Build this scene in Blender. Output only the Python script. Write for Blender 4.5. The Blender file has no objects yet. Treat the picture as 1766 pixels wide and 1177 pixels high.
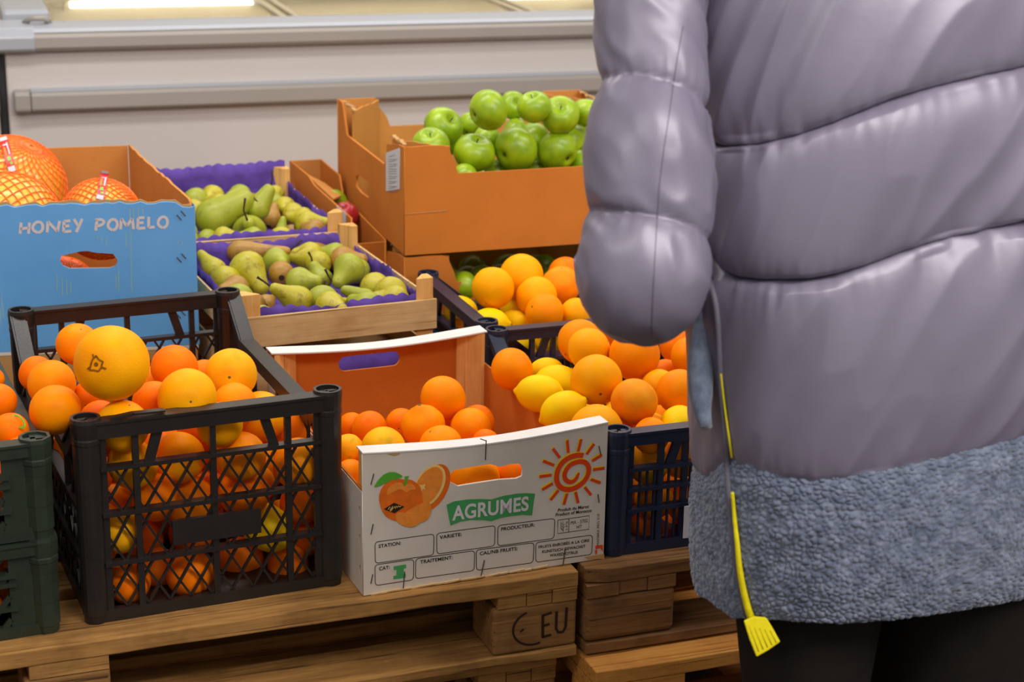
import bpy, bmesh, math, random
import numpy as np
from mathutils import Vector, Matrix, noise, Quaternion
from mathutils.bvhtree import BVHTree
R = math.radians
SC = bpy.context.scene
COL = SC.collection
rnd = random.Random(7)

# ---------------------------------------------------------------- camera, world, light
F_PX, PITCH, ROLL, HC = 3098.7, 17.316, 1.055, 1.1687
cd = bpy.data.cameras.new('camera'); cam = bpy.data.objects.new('camera', cd); COL.objects.link(cam)
cd.sensor_width = 36.0; cd.lens = F_PX/1766*36.0; cd.clip_end = 60
cam.matrix_world = Matrix.Translation((0, 0, HC)) @ Matrix.Rotation(R(90-PITCH), 4, 'X') @ Matrix.Rotation(R(ROLL), 4, 'Z')
cd.dof.use_dof = True; cd.dof.focus_distance = 2.75; cd.dof.aperture_fstop = 6.3
SC.camera = cam
SC.view_settings.view_transform = 'Standard'; SC.view_settings.look = 'None'
SC.view_settings.gamma = 1.0; SC.view_settings.exposure = 0.33; SC.view_settings.use_curve_mapping = False
w = bpy.data.worlds.new('world'); SC.world = w; w.use_nodes = True
w.node_tree.nodes['Background'].inputs[0].default_value = (1.0, 0.93, 0.87, 1)
w.node_tree.nodes['Background'].inputs[1].default_value = 0.31

def area(name, loc, rot, sx, sy, power, col=(1.0, 0.955, 0.91)):
    l = bpy.data.lights.new(name, 'AREA'); l.shape = 'RECTANGLE'; l.size = sx; l.size_y = sy
    l.energy = power; l.color = col
    o = bpy.data.objects.new(name, l); COL.objects.link(o); o.location = loc; o.rotation_euler = rot
    return o
# rows of shop ceiling lamps
area('ceiling_light', (-0.9, 3.3, 2.35), (R(8), 0, R(20)), 1.9, 0.35, 29)
area('ceiling_light', (1.6, 3.0, 2.35), (R(5), R(12), R(20)), 1.9, 0.35, 26)
area('ceiling_light', (1.5, 0.5, 2.35), (R(36), R(14), R(0)), 2.6, 0.4, 62)
area('ceiling_light', (-1.3, 0.4, 2.40), (R(34), R(-10), R(0)), 1.8, 0.3, 15)
area('ceiling_light', (0.3, 5.6, 2.4), (R(-12), 0, R(18)), 3.4, 0.4, 30)

# ---------------------------------------------------------------- geometry of the view
CAMP = Vector((0, 0, HC))
def ray(px, py):
    X, Y = px-883.0, py-588.5
    cr, sr = math.cos(R(ROLL)), math.sin(R(ROLL))
    a = cr*X+sr*Y; b = -sr*X+cr*Y
    c, s = math.cos(R(PITCH)), math.sin(R(PITCH))
    return Vector((a/F_PX, c-(b/F_PX)*s, -s-(b/F_PX)*c))
def at_z(px, py, z):
    d = ray(px, py); return CAMP+d*((z-HC)/d.z)
def proj(p):
    x, y, z = p[0], p[1], p[2]-HC
    c, s = math.cos(R(PITCH)), math.sin(R(PITCH))
    d = y*c-z*s; u = y*s+z*c
    a, b = x/d*F_PX, -u/d*F_PX
    cr, sr = math.cos(R(ROLL)), math.sin(R(ROLL))
    return 883+cr*a-sr*b, 588.5+sr*a+cr*b
class Frame:
    def __init__(s, x, y, z, yaw):
        s.o = Vector((x, y, z)); s.yaw = yaw; c, n = math.cos(R(yaw)), math.sin(R(yaw))
        s.ex = Vector((c, n, 0)); s.ey = Vector((-n, c, 0))
        s.M = Matrix.Translation(s.o) @ Matrix.Rotation(R(yaw), 4, 'Z')
    def w(s, a, b, z=0): return s.o+s.ex*a+s.ey*b+Vector((0, 0, z))
    def loc(s, p): q = p-s.o; return Vector((q.dot(s.ex), q.dot(s.ey), q.z))
    def on(s, px, py, b=0.0):
        d = ray(px, py); t = (b-(CAMP-s.o).dot(s.ey))/d.dot(s.ey); q = CAMP+d*t-s.o
        return q.dot(s.ex), q.z

# ---------------------------------------------------------------- materials
def mat(name):
    m = bpy.data.materials.new(name); m.use_nodes = True
    nt = m.node_tree; b = nt.nodes['Principled BSDF']; return m, nt, b
def N(nt, t, **k):
    n = nt.nodes.new(t)
    for a, v in k.items():
        if a in n.inputs: n.inputs[a].default_value = v
        else: setattr(n, a, v)
    return n
def coords(nt, scale=(1, 1, 1), kind='Object'):
    tc = N(nt, 'ShaderNodeTexCoord'); mp = N(nt, 'ShaderNodeMapping'); mp.inputs['Scale'].default_value = scale
    nt.links.new(tc.outputs[kind], mp.inputs[0]); return mp.outputs[0]
def ntex(nt, vec, scale, detail=4, rough=.55):
    n = N(nt, 'ShaderNodeTexNoise'); n.inputs['Scale'].default_value = scale; n.inputs['Detail'].default_value = detail
    n.inputs['Roughness'].default_value = rough; nt.links.new(vec, n.inputs['Vector']); return n.outputs['Fac']
def ramp(nt, fac, stops):
    r = N(nt, 'ShaderNodeValToRGB'); el = r.color_ramp.elements
    while len(el) < len(stops): el.new(.5)
    for e, (p, c) in zip(el, stops): e.position = p; e.color = (*c, 1) if len(c) == 3 else c
    nt.links.new(fac, r.inputs[0]); return r.outputs[0]
def mix(nt, fac, a, b, mode='MIX'):
    m = N(nt, 'ShaderNodeMix'); m.data_type = 'RGBA'; m.blend_type = mode
    for i, v in ((0, fac), (6, a), (7, b)):
        if hasattr(v, 'links') or hasattr(v, 'is_linked'): nt.links.new(v, m.inputs[i])
        else: m.inputs[i].default_value = v if i == 0 else (*v, 1)
    return m.outputs[2]
def bump(nt, b, h, strength=.3, dist=.002):
    n = N(nt, 'ShaderNodeBump'); n.inputs['Strength'].default_value = strength; n.inputs['Distance'].default_value = dist
    nt.links.new(h, n.inputs['Height']); nt.links.new(n.outputs[0], b.inputs['Normal'])
def srgb(r, g, b):
    f = lambda c: ((c/255+.055)/1.055)**2.4 if c/255 > .04045 else c/255/12.92
    return (f(r), f(g), f(b))
def plain(name, c, rough=.5, spec=.5, var=0.0, vs=20, bmp=0, metal=0):
    m, nt, b = mat(name); b.inputs['Roughness'].default_value = rough; b.inputs['Metallic'].default_value = metal
    b.inputs['Specular IOR Level'].default_value = spec
    v = coords(nt); f = ntex(nt, v, vs)
    k = 1-var
    nt.links.new(ramp(nt, f, [(.3, tuple(x*k for x in c)), (.7, c)]), b.inputs['Base Color'])
    if bmp: bump(nt, b, ntex(nt, v, vs*6), bmp, .001)
    return m
def citrus(name, c1, c2, green=False):
    # unit-sphere object coordinates: skin colour drifts over the fruit and from fruit to fruit
    m, nt, b = mat(name); v = coords(nt)
    oi = N(nt, 'ShaderNodeObjectInfo')
    add = N(nt, 'ShaderNodeVectorMath'); add.operation = 'ADD'
    sc = N(nt, 'ShaderNodeVectorMath'); sc.operation = 'SCALE'; sc.inputs[3].default_value = 1.0
    cmb = N(nt, 'ShaderNodeCombineXYZ'); mu = N(nt, 'ShaderNodeMath', operation='MULTIPLY'); mu.inputs[1].default_value = 37.0
    nt.links.new(oi.outputs['Random'], mu.inputs[0]); nt.links.new(mu.outputs[0], cmb.inputs[0])
    nt.links.new(v, add.inputs[0]); nt.links.new(cmb.outputs[0], add.inputs[1]); vv = add.outputs[0]
    f = ntex(nt, vv, .9, 2)
    base = ramp(nt, f, [(.3, c1), (.7, c2)])
    base = mix(nt, oi.outputs['Random'], base, tuple((x*.86, x*.8, x*1.0)[i] for i, x in enumerate(c1)), 'MIX') if False else base
    sp = ntex(nt, vv, 7.0, 3, .7)
    base = mix(nt, ramp(nt, sp, [(.70, (0, 0, 0)), (.78, (.55, .55, .55))]), base, srgb(150, 85, 20))
    if green:
        g = ntex(nt, vv, 1.4, 1)
        base = mix(nt, ramp(nt, g, [(.60, (0, 0, 0)), (.72, (.5, .5, .5))]), base, srgb(150, 160, 30))
    nt.links.new(base, b.inputs['Base Color'])
    b.inputs['Roughness'].default_value = .46; b.inputs['Specular IOR Level'].default_value = .10
    b.inputs['Subsurface Weight'].default_value = .10; b.inputs['Subsurface Scale'].default_value = .02
    b.inputs['Subsurface Radius'].default_value = (1, .45, .1)
    vo = N(nt, 'ShaderNodeTexVoronoi'); vo.inputs['Scale'].default_value = 26; nt.links.new(vv, vo.inputs['Vector'])
    bump(nt, b, vo.outputs['Distance'], .10, .03)
    return m
M = {}
M['orange'] = citrus('orange_skin', srgb(250, 132, 0), srgb(254, 152, 0))
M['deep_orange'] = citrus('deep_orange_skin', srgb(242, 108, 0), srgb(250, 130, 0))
M['pale_orange'] = citrus('pale_orange_skin', srgb(252, 158, 0), srgb(254, 174, 4))
M['navel'] = citrus('navel_orange_skin', srgb(250, 150, 0), srgb(254, 172, 6))
M['amber'] = citrus('green_tinged_orange_skin', srgb(252, 160, 8), srgb(252, 186, 20), True)
M['spotted'] = citrus('spotted_orange_skin', srgb(238, 128, 10), srgb(250, 158, 20))
M['lemon'] = citrus('lemon_skin', srgb(250, 196, 0), srgb(254, 212, 4))

def apple_mat():
    m, nt, b = mat('green_apple_skin'); v = coords(nt)
    f = ntex(nt, v, 1.1, 2); c = ramp(nt, f, [(.3, srgb(116, 150, 8)), (.7, srgb(160, 186, 22))])
    sp = ntex(nt, v, 22, 2); c = mix(nt, ramp(nt, sp, [(.66, (0, 0, 0)), (.72, (.5, .5, .5))]), c, srgb(186, 206, 84))
    tc = N(nt, 'ShaderNodeTexCoord'); sx = N(nt, 'ShaderNodeSeparateXYZ'); nt.links.new(tc.outputs['Object'], sx.inputs[0])
    nt.links.new(c, b.inputs['Base Color']); b.inputs['Roughness'].default_value = .33
    b.inputs['Subsurface Weight'].default_value = .08; b.inputs['Subsurface Scale'].default_value = .02
    return m
M['apple'] = apple_mat()
def pear_mat(name, c1, c2, rus, lo=.5, hi=.62):
    m, nt, b = mat(name); tc = N(nt, 'ShaderNodeTexCoord'); v = tc.outputs['Object']
    f = ntex(nt, v, 14, 3); c = ramp(nt, f, [(.3, c1), (.7, c2)])
    r = ntex(nt, v, 55, 6, .75); c = mix(nt, ramp(nt, r, [(lo, (0, 0, 0)), (hi, (.8, .8, .8))]), c, rus)
    r2 = ntex(nt, v, 22, 3); c = mix(nt, ramp(nt, r2, [(.6, (0, 0, 0)), (.8, (.7, .7, .7))]), c, tuple(x*.6 for x in rus))
    nt.links.new(c, b.inputs['Base Color']); b.inputs['Roughness'].default_value = .45
    bump(nt, b, r, .12, .001)
    return m
M['pear_green'] = pear_mat('green_pear_skin', srgb(140, 148, 30), srgb(168, 172, 44), srgb(120, 96, 28), .56, .72)
M['pear_yellow'] = pear_mat('yellow_pear_skin', srgb(168, 158, 20), srgb(190, 178, 34), srgb(126, 92, 20), .52, .66)
M['pear_russet'] = pear_mat('russet_pear_skin', srgb(150, 112, 36), srgb(176, 130, 44), srgb(128, 84, 26), .5, .7)
M['stem'] = plain('stem', srgb(62, 42, 26), .7, .3, .4, 300)
M['stem_green'] = plain('stem_button', srgb(120, 112, 50), .7, .3, .5, 3)
M['scar'] = plain('scar', srgb(150, 92, 24), .8, .2, .4, 5)

def wood(name, c1, c2, dark, axis=0, gs=1.0):
    m, nt, b = mat(name)
    s = [28, 28, 28]; s[axis] = 1.8
    v = coords(nt, tuple(x*gs for x in s))
    f = ntex(nt, v, 3.2, 6, .65); c = ramp(nt, f, [(.28, c1), (.72, c2)])
    v2 = coords(nt, (6, 6, 6)); g = ntex(nt, v2, 1.4, 4, .6)
    c = mix(nt, ramp(nt, g, [(.48, (0, 0, 0)), (.8, (.75, .75, .75))]), c, dark)
    g3 = ntex(nt, v, 9, 3, .7)
    c = mix(nt, ramp(nt, g3, [(.6, (0, 0, 0)), (.72, (.5, .5, .5))]), c, dark)
    s4 = [150, 150, 150]; s4[axis] = 3.0
    st = ntex(nt, coords(nt, tuple(s4)), 1.0, 3, .6); c = mix(nt, ramp(nt, st, [(.58, (0, 0, 0)), (.70, (.9, .9, .9))]), c, tuple(x*.55 for x in dark))
    st2 = ntex(nt, coords(nt, tuple(x*.6 for x in s4)), 1.3, 3, .6); c = mix(nt, ramp(nt, st2, [(.62, (0, 0, 0)), (.74, (.5, .5, .5))]), c, tuple(min(1, x*1.25) for x in c2))
    nt.links.new(c, b.inputs['Base Color']); b.inputs['Roughness'].default_value = .75
    b.inputs['Specular IOR Level'].default_value = .25
    bump(nt, b, f, .5, .0015); return m
M['pallet'] = wood('pallet_wood', srgb(132, 92, 46), srgb(182, 134, 74), srgb(88, 56, 26))
M['pallet_dark'] = wood('weathered_pallet_wood', srgb(98, 66, 36), srgb(142, 100, 58), srgb(60, 38, 20))
M['pallet_block'] = wood('pallet_block_wood', srgb(118, 82, 44), srgb(160, 116, 66), srgb(76, 50, 26), 0, .6)
M['fresh_pallet'] = wood('fresh_pallet_wood', srgb(180, 116, 48), srgb(206, 146, 70), srgb(138, 82, 34))
M['crate_wood'] = wood('crate_wood', srgb(206, 168, 112), srgb(226, 192, 140), srgb(176, 132, 78), 0, 1.3)
M['post_wood'] = wood('post_wood', srgb(222, 166, 92), srgb(236, 188, 116), srgb(196, 132, 62), 2, 1.6)
def card(name, c, lines=True, k=.86):
    m, nt, b = mat(name); v = coords(nt)
    f = ntex(nt, v, 9, 5, .6); c0 = ramp(nt, f, [(.3, tuple(x*k for x in c)), (.75, c)])
    g = ntex(nt, v, 420, 2); c0 = mix(nt, ramp(nt, g, [(.4, (0, 0, 0)), (.75, (.3, .3, .3))]), c0, tuple(x*.7 for x in c))
    nt.links.new(c0, b.inputs['Base Color']); b.inputs['Roughness'].default_value = .8; b.inputs['Specular IOR Level'].default_value = .2
    v2 = coords(nt, (1, 1, 190)); wv = ntex(nt, v2, 1.0, 1); bump(nt, b, wv, .12, .001)
    return m
M['card'] = card('cardboard', srgb(206, 140, 70))
M['card_dark'] = card('brown_cardboard', srgb(206, 124, 48))
M['card_edge'] = card('corrugated_edge', srgb(196, 152, 98))
M['fibre'] = card('brown_fibreboard', srgb(206, 118, 40))
def print_white():
    m, nt, b = mat('white_printed_board'); v = coords(nt)
    f = ntex(nt, v, 6, 5); c = ramp(nt, f, [(.3, srgb(204, 192, 178)), (.7, srgb(222, 212, 200))])
    g = ntex(nt, v, 34, 4, .7); c = mix(nt, ramp(nt, g, [(.68, (0, 0, 0)), (.78, (.35, .35, .35))]), c, srgb(150, 110, 70))
    nt.links.new(c, b.inputs['Base Color']); b.inputs['Roughness'].default_value = .55; return m
M['white_print'] = print_white()
M['white_strip'] = plain('white_strip', srgb(224, 218, 214), .6, .4, .08, 30)
def blue_card():
    m, nt, b = mat('blue_printed_cardboard'); v = coords(nt)
    f = ntex(nt, v, 5, 4); c = ramp(nt, f, [(.3, srgb(94, 166, 230)), (.7, srgb(108, 180, 242))])
    vs = coords(nt, (160, 160, 7)); g = ntex(nt, vs, 1.0, 3, .5); v3 = coords(nt, (7, 7, 7)); g3 = ntex(nt, v3, 1.0, 2)
    mu = N(nt, 'ShaderNodeMath', operation='MULTIPLY'); nt.links.new(g, mu.inputs[0]); nt.links.new(g3, mu.inputs[1])
    c = mix(nt, ramp(nt, mu.outputs[0], [(.40, (0, 0, 0)), (.46, (.6, .6, .6))]), c, srgb(168, 200, 205))
    nt.links.new(c, b.inputs['Base Color']); b.inputs['Roughness'].default_value = .5
    bump(nt, b, ntex(nt, v, 18, 3), .15, .004); return m
M['blue_card'] = blue_card()
M['black_plastic'] = plain('black_plastic', (.016, .013, .012), .36, .5, .3, 40, .15)
M['blue_plastic'] = plain('navy_plastic', (.012, .022, .055), .36, .5, .3, 40, .15)
M['green_plastic'] = plain('green_plastic', (.020, .032, .020), .4, .5, .35, 30, .2)
M['purple'] = plain('purple_paper', srgb(94, 66, 158), .75, .3, .25, 60, .3)
M['white_paint'] = plain('white_enamel', srgb(205, 199, 195), .35, .5, .04, 3)
M['grey_rail'] = plain('grey_plastic_rail', srgb(162, 155, 148), .38, .5, .06, 4)
M['grey_rail_light'] = plain('light_grey_rail', srgb(166, 170, 178), .3, .5, .04, 4)
M['beige_liner'] = plain('cream_liner', srgb(190, 178, 150), .5, .4, .06, 5)
M['dark_gap'] = plain('dark_plinth_gap_shade', (.03, .028, .03), .6, .3, .2, 10)
M['floor'] = plain('floor_tile', srgb(70, 56, 44), .5, .4, .3, 2)
M['wall'] = plain('wall_paint', srgb(196, 186, 168), .8, .3, .05, 2)
M['paper'] = plain('label_paper', srgb(205, 203, 210), .6, .4, .06, 80)
M['ink'] = plain('black_ink', srgb(40, 30, 26), .6, .3, .3, 300)
M['faint_ink'] = plain('grey_ink', srgb(150, 148, 152), .6, .3, .3, 300)
M['letter_white'] = plain('cream_lettering', srgb(222, 212, 214), .6, .3, .08, 120)
M['print_green'] = plain('green_print', srgb(72, 160, 92), .6, .3, .12, 90)
M['print_leaf'] = plain('leaf_green_print', srgb(88, 170, 50), .6, .3, .15, 60)
M['print_orange'] = plain('orange_print', srgb(240, 112, 24), .6, .3, .22, 60)
M['print_orange2'] = plain('light_orange_print', srgb(248, 146, 52), .6, .3, .18, 90)
M['print_cream'] = plain('cream_print', srgb(248, 206, 120), .6, .3, .1, 90)
M['print_red'] = plain('red_print', srgb(232, 70, 14), .6, .3, .1, 90)
M['print_yellow'] = plain('yellow_print', srgb(246, 214, 24), .6, .3, .08, 90)
M['print_black'] = plain('black_print', srgb(52, 30, 18), .6, .3, .3, 90)
M['steel'] = plain('staple_steel', srgb(120, 112, 104), .35, .5, .2, 90, 0, .8)
M['net'] = plain('orange_net', srgb(255, 112, 14), .35, .5, .1, 60)
def pomelo_mat():
    m, nt, b = mat('yellow_pomelo_skin'); v = coords(nt)
    f = ntex(nt, v, 2, 3); nt.links.new(ramp(nt, f, [(.3, srgb(246, 176, 36)), (.7, srgb(250, 204, 80))]), b.inputs['Base Color'])
    b.inputs['Roughness'].default_value = .22; b.inputs['Coat Weight'].default_value = .4
    bump(nt, b, ntex(nt, v, 22, 3), .35, .03); return m
M['pomelo'] = pomelo_mat()
M['red_label'] = plain('red_label', srgb(214, 28, 24), .35, .5, .08, 60)
M['label_green'] = plain('label_green', srgb(120, 190, 40), .4, .5, .1, 60)
def satin():
    m, nt, b = mat('grey_satin'); v = coords(nt)
    f = ntex(nt, v, 5, 3); nt.links.new(ramp(nt, f, [(.3, srgb(115, 109, 129)), (.7, srgb(127, 121, 141))]), b.inputs['Base Color'])
    b.inputs['Roughness'].default_value = .42; b.inputs['Metallic'].default_value = .12; b.inputs['Specular IOR Level'].default_value = .75
    fine = ntex(nt, coords(nt, (1, 1, 1)), 26, 3); bump(nt, b, fine, .12, .004); return m
M['satin'] = satin()
def fleece():
    m, nt, b = mat('grey_blue_fleece'); v = coords(nt)
    f = ntex(nt, v, 60, 4); nt.links.new(ramp(nt, f, [(.3, srgb(76, 86, 106)), (.7, srgb(122, 130, 150))]), b.inputs['Base Color'])
    b.inputs['Roughness'].default_value = .95; b.inputs['Sheen Weight'].default_value = .5; b.inputs['Specular IOR Level'].default_value = .1
    bump(nt, b, ntex(nt, v, 420, 3), .6, .0015); return m
M['fleece'] = fleece()
M['yellow_tape'] = plain('yellow_ribbon', srgb(226, 210, 10), .6, .3, .12, 200)
M['zip_tape'] = plain('grey_zip_tape', srgb(104, 100, 114), .6, .4, .2, 300)
M['stitch'] = plain('dark_stitching', srgb(88, 82, 96), .7, .3, .2, 300)
M['trousers'] = plain('black_trousers', (.010, .008, .007), .8, .2, .3, 30)
M['skin'] = plain('skin', srgb(222, 172, 144), .5, .4, .08, 30)
M['hair'] = plain('hair', srgb(60, 42, 30), .5, .4, .3, 90)
def emis(name, c, s):
    m, nt, b = mat(name); b.inputs['Base Color'].default_value = (*c, 1); b.inputs['Emission Color'].default_value = (*c, 1); b.inputs['Emission Strength'].default_value = s; return m
M['lamp'] = emis('lamp_glow', (1.0, .93, .8), 5.0)
def glass():
    m, nt, b = mat('glass'); b.inputs['Transmission Weight'].default_value = 1.0; b.inputs['Roughness'].default_value = .02; b.inputs['IOR'].default_value = 1.05
    b.inputs['Base Color'].default_value = (.97, .98, .96, 1); return m
M['glass'] = glass()

# ---------------------------------------------------------------- mesh helpers
class MB:
    def __init__(s): s.v = []; s.f = []; s.T = Matrix.Identity(4)
    def add(s, vs, fs):
        n = len(s.v); s.v += [tuple(s.T @ Vector(p)) for p in vs]; s.f += [tuple(i+n for i in f) for f in fs]; return s
    def box(s, x0, x1, y0, y1, z0, z1):
        return s.add([(x, y, z) for z in (z0, z1) for y in (y0, y1) for x in (x0, x1)],
                     [(0, 2, 3, 1), (4, 5, 7, 6), (0, 1, 5, 4), (2, 6, 7, 3), (0, 4, 6, 2), (1, 3, 7, 5)])
    def quadbox(s, pts, z0, z1):
        # pts: four (x,y) counter-clockwise
        return s.add([(x, y, z0) for x, y in pts]+[(x, y, z1) for x, y in pts],
                     [(3, 2, 1, 0), (4, 5, 6, 7), (0, 1, 5, 4), (1, 2, 6, 5), (2, 3, 7, 6), (3, 0, 4, 7)])
    def bar(s, p, q, wd, th, up=(0, 1, 0)):
        p, q = Vector(p), Vector(q); d = (q-p).normalized(); u = Vector(up); sd = d.cross(u)
        if sd.length < 1e-5: u = Vector((1, 0, 0)); sd = d.cross(u)
        sd.normalize(); n = sd.cross(d).normalized()
        vs = [e+sd*(a*wd/2)+n*(b*th/2) for e in (p, q) for a, b in ((-1, -1), (1, -1), (1, 1), (-1, 1))]
        return s.add(vs, [(0, 1, 2, 3), (7, 6, 5, 4), (0, 4, 5, 1), (1, 5, 6, 2), (2, 6, 7, 3), (3, 7, 4, 0)])
    def tube(s, pts, r, seg=8, caps=True, sx=1.0):
        pts = [Vector(p) for p in pts]; n = len(pts); rr = r if isinstance(r, (list, tuple)) else [r]*n
        vs = []; prev = None
        for i, p in enumerate(pts):
            d = (pts[min(i+1, n-1)]-pts[max(i-1, 0)]).normalized()
            if prev is None:
                a = Vector((0, 0, 1)) if abs(d.z) < .9 else Vector((1, 0, 0)); u = d.cross(a).normalized()
            else: u = (prev-d*prev.dot(d)).normalized()
            prev = u; v = d.cross(u)
            for k in range(seg):
                t = 2*math.pi*k/seg; vs.append(p+u*(math.cos(t)*rr[i]*sx)+v*(math.sin(t)*rr[i]))
        fs = [(i*seg+k, i*seg+(k+1) % seg, (i+1)*seg+(k+1) % seg, (i+1)*seg+k) for i in range(n-1) for k in range(seg)]
        if caps: fs += [tuple(range(seg))[::-1], tuple((n-1)*seg+k for k in range(seg))]
        return s.add(vs, fs)
    def lathe(s, prof, seg=16, cap=True):
        # prof: (r,z) list
        vs = [(r*math.cos(2*math.pi*k/seg), r*math.sin(2*math.pi*k/seg), z) for r, z in prof for k in range(seg)]
        n = len(prof); fs = [(i*seg+k, i*seg+(k+1) % seg, (i+1)*seg+(k+1) % seg, (i+1)*seg+k) for i in range(n-1) for k in range(seg)]
        if cap: fs += [tuple(range(seg))[::-1], tuple((n-1)*seg+k for k in range(seg))]
        return s.add(vs, fs)
    def mesh(s, name, m, smooth=False):
        me = bpy.data.meshes.new(name); me.from_pydata(s.v, [], s.f)
        bm = bmesh.new(); bm.from_mesh(me); bmesh.ops.recalc_face_normals(bm, faces=bm.faces); bm.to_mesh(me); bm.free()
        if m: me.materials.append(m)
        if smooth:
            for p in me.polygons: p.use_smooth = True
        return me
    def build(s, name, m, parent=None, smooth=False, bevel=0):
        o = bpy.data.objects.new(name, s.mesh(name, m, smooth)); COL.objects.link(o)
        if parent: o.parent = parent
        if bevel:
            b = o.modifiers.new('bevel', 'BEVEL'); b.width = bevel; b.segments = 2; b.limit_method = 'ANGLE'; b.angle_limit = R(40)
        return o
def meshobj(name, me, parent=None):
    o = bpy.data.objects.new(name, me); COL.objects.link(o)
    if parent: o.parent = parent
    return o
def tag(o, label=None, cat=None, group=None, kind=None):
    if label: o['label'] = label
    if cat: o['category'] = cat
    if group: o['group'] = group
    if kind: o['kind'] = kind
    return o
def thing(name, fr, label, cat, group=None):
    o = bpy.data.objects.new(name, None); COL.objects.link(o); o.empty_display_size = .05
    if isinstance(fr, Frame): o.matrix_world = fr.M
    else: o.location = fr
    return tag(o, label, cat, group)
def crv(polys, t):
    """filled 2D outline (first polygon) with holes -> mesh in XY, thickness t along Z (centred)"""
    cu = bpy.data.curves.new('c', 'CURVE'); cu.dimensions = '2D'; cu.fill_mode = 'BOTH'; cu.extrude = t/2
    for pl in polys:
        sp = cu.splines.new('POLY'); sp.points.add(len(pl)-1); sp.use_cyclic_u = True
        for i, (x, y) in enumerate(pl): sp.points[i].co = (x, y, 0, 1)
    return conv(cu)
def conv(cu):
    o = bpy.data.objects.new('tmp', cu); COL.objects.link(o)
    dg = bpy.context.evaluated_depsgraph_get(); me = bpy.data.meshes.new_from_object(o.evaluated_get(dg))
    bpy.data.objects.remove(o); bpy.data.curves.remove(cu); me.materials.clear(); return me
def panel(name, polys, t, m, parent, o=(0, 0, 0), ux=(1, 0, 0), uy=(0, 0, 1), off=0.0):
    """polygon in (u,v) placed at o with axes ux, uy; faces ux x uy; offset along that normal"""
    me = crv(polys, t); ux, uy = Vector(ux).normalized(), Vector(uy).normalized(); n = ux.cross(uy)
    Mx = Matrix((ux, uy, n)).transposed().to_4x4(); Mx.translation = Vector(o)+n*off
    me.transform(Mx); me.materials.append(m)
    return meshobj(name, me, parent)
def ribbon(pts, wd):
    """2D stroke -> polygon outline with round-ish ends; wd may be list"""
    n = len(pts); ws = wd if isinstance(wd, (list, tuple)) else [wd]*n
    L = []; Rr = []
    for i in range(n):
        a = Vector(pts[max(i-1, 0)]); b = Vector(pts[min(i+1, n-1)]); d = (b-a).normalized(); q = Vector((-d.y, d.x)); p = Vector(pts[i])
        L.append(p+q*ws[i]/2); Rr.append(p-q*ws[i]/2)
    return [tuple(p) for p in L+Rr[::-1]]
def strips(name, strokes, m, parent, F, off):
    """flat ribbons as separate quads strips on plane frame: F(u,v,n)->Vector"""
    mb = MB()
    for pts, wd in strokes:
        poly = ribbon(pts, wd); n = len(pts)
        vs = [F(x, y, off) for x, y in poly]
        mb.add(vs, [(i, i+1, 2*n-2-i, 2*n-1-i) for i in range(n-1)])
    me = bpy.data.meshes.new(name); me.from_pydata(mb.v, [], mb.f); me.materials.append(m)
    return meshobj(name, me, parent)
def rrect(x0, y0, x1, y1, r, n=5):
    p = []
    for cx, cy, a0 in ((x1-r, y0+r, -90), (x1-r, y1-r, 0), (x0+r, y1-r, 90), (x0+r, y0+r, 180)):
        for k in range(n+1): a = R(a0+90*k/n); p.append((cx+r*math.cos(a), cy+r*math.sin(a)))
    return p
def text_mesh(s, bold=0.0, ext=.0002, shear=0.0):
    cu = bpy.data.curves.new('t', 'FONT'); cu.body = s; cu.size = 1; cu.offset = bold; cu.extrude = ext; cu.shear = shear; cu.space_character = 1.0+bold*1.5
    return conv(cu)
def write(name, s, m, parent, p0, p1, h, F, off=.0008, bold=.012, shear=0):
    """lettering whose baseline runs p0->p1 in panel (u,v); h = cap height"""
    me = text_mesh(s, bold, .0, shear); xs = [v.co.x for v in me.vertices]; ys = [v.co.y for v in me.vertices]
    x0, x1 = min(xs), max(xs); cap = .73
    d = Vector(p1)-Vector(p0); q = Vector((-d.y, d.x)).normalized()
    for v in me.vertices:
        u = Vector(p0)+d*((v.co.x-x0)/(x1-x0))+q*(v.co.y/cap*h); v.co = F(u.x, u.y, off)
    me.materials.append(m); return meshobj(name, me, parent)
def cp(o, parent=None):
    c = o.copy(); COL.objects.link(c)
    if parent: c.parent = parent
    for ch in list(o.children): cp(ch, c)
    return c
exec_parts = []

# ---------------------------------------------------------------- the shop itself
FLOOR = -.4385
tag(MB().box(-3.5, 4.0, -1.0, 8.2, FLOOR-.05, FLOOR).build('floor', M['floor']), kind='structure')
mb = MB(); fw = Frame(-1.315, 4.751, 0, 17.9); a, b_ = fw.w(-3.4, 1.05), fw.w(4.6, 1.05); c_, d_ = fw.w(4.6, 1.15), fw.w(-3.4, 1.15)
mb.quadbox([(a.x, a.y), (b_.x, b_.y), (c_.x, c_.y), (d_.x, d_.y)], FLOOR, 2.3)
tag(mb.build('wall_back', M['wall']), kind='structure')

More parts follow.
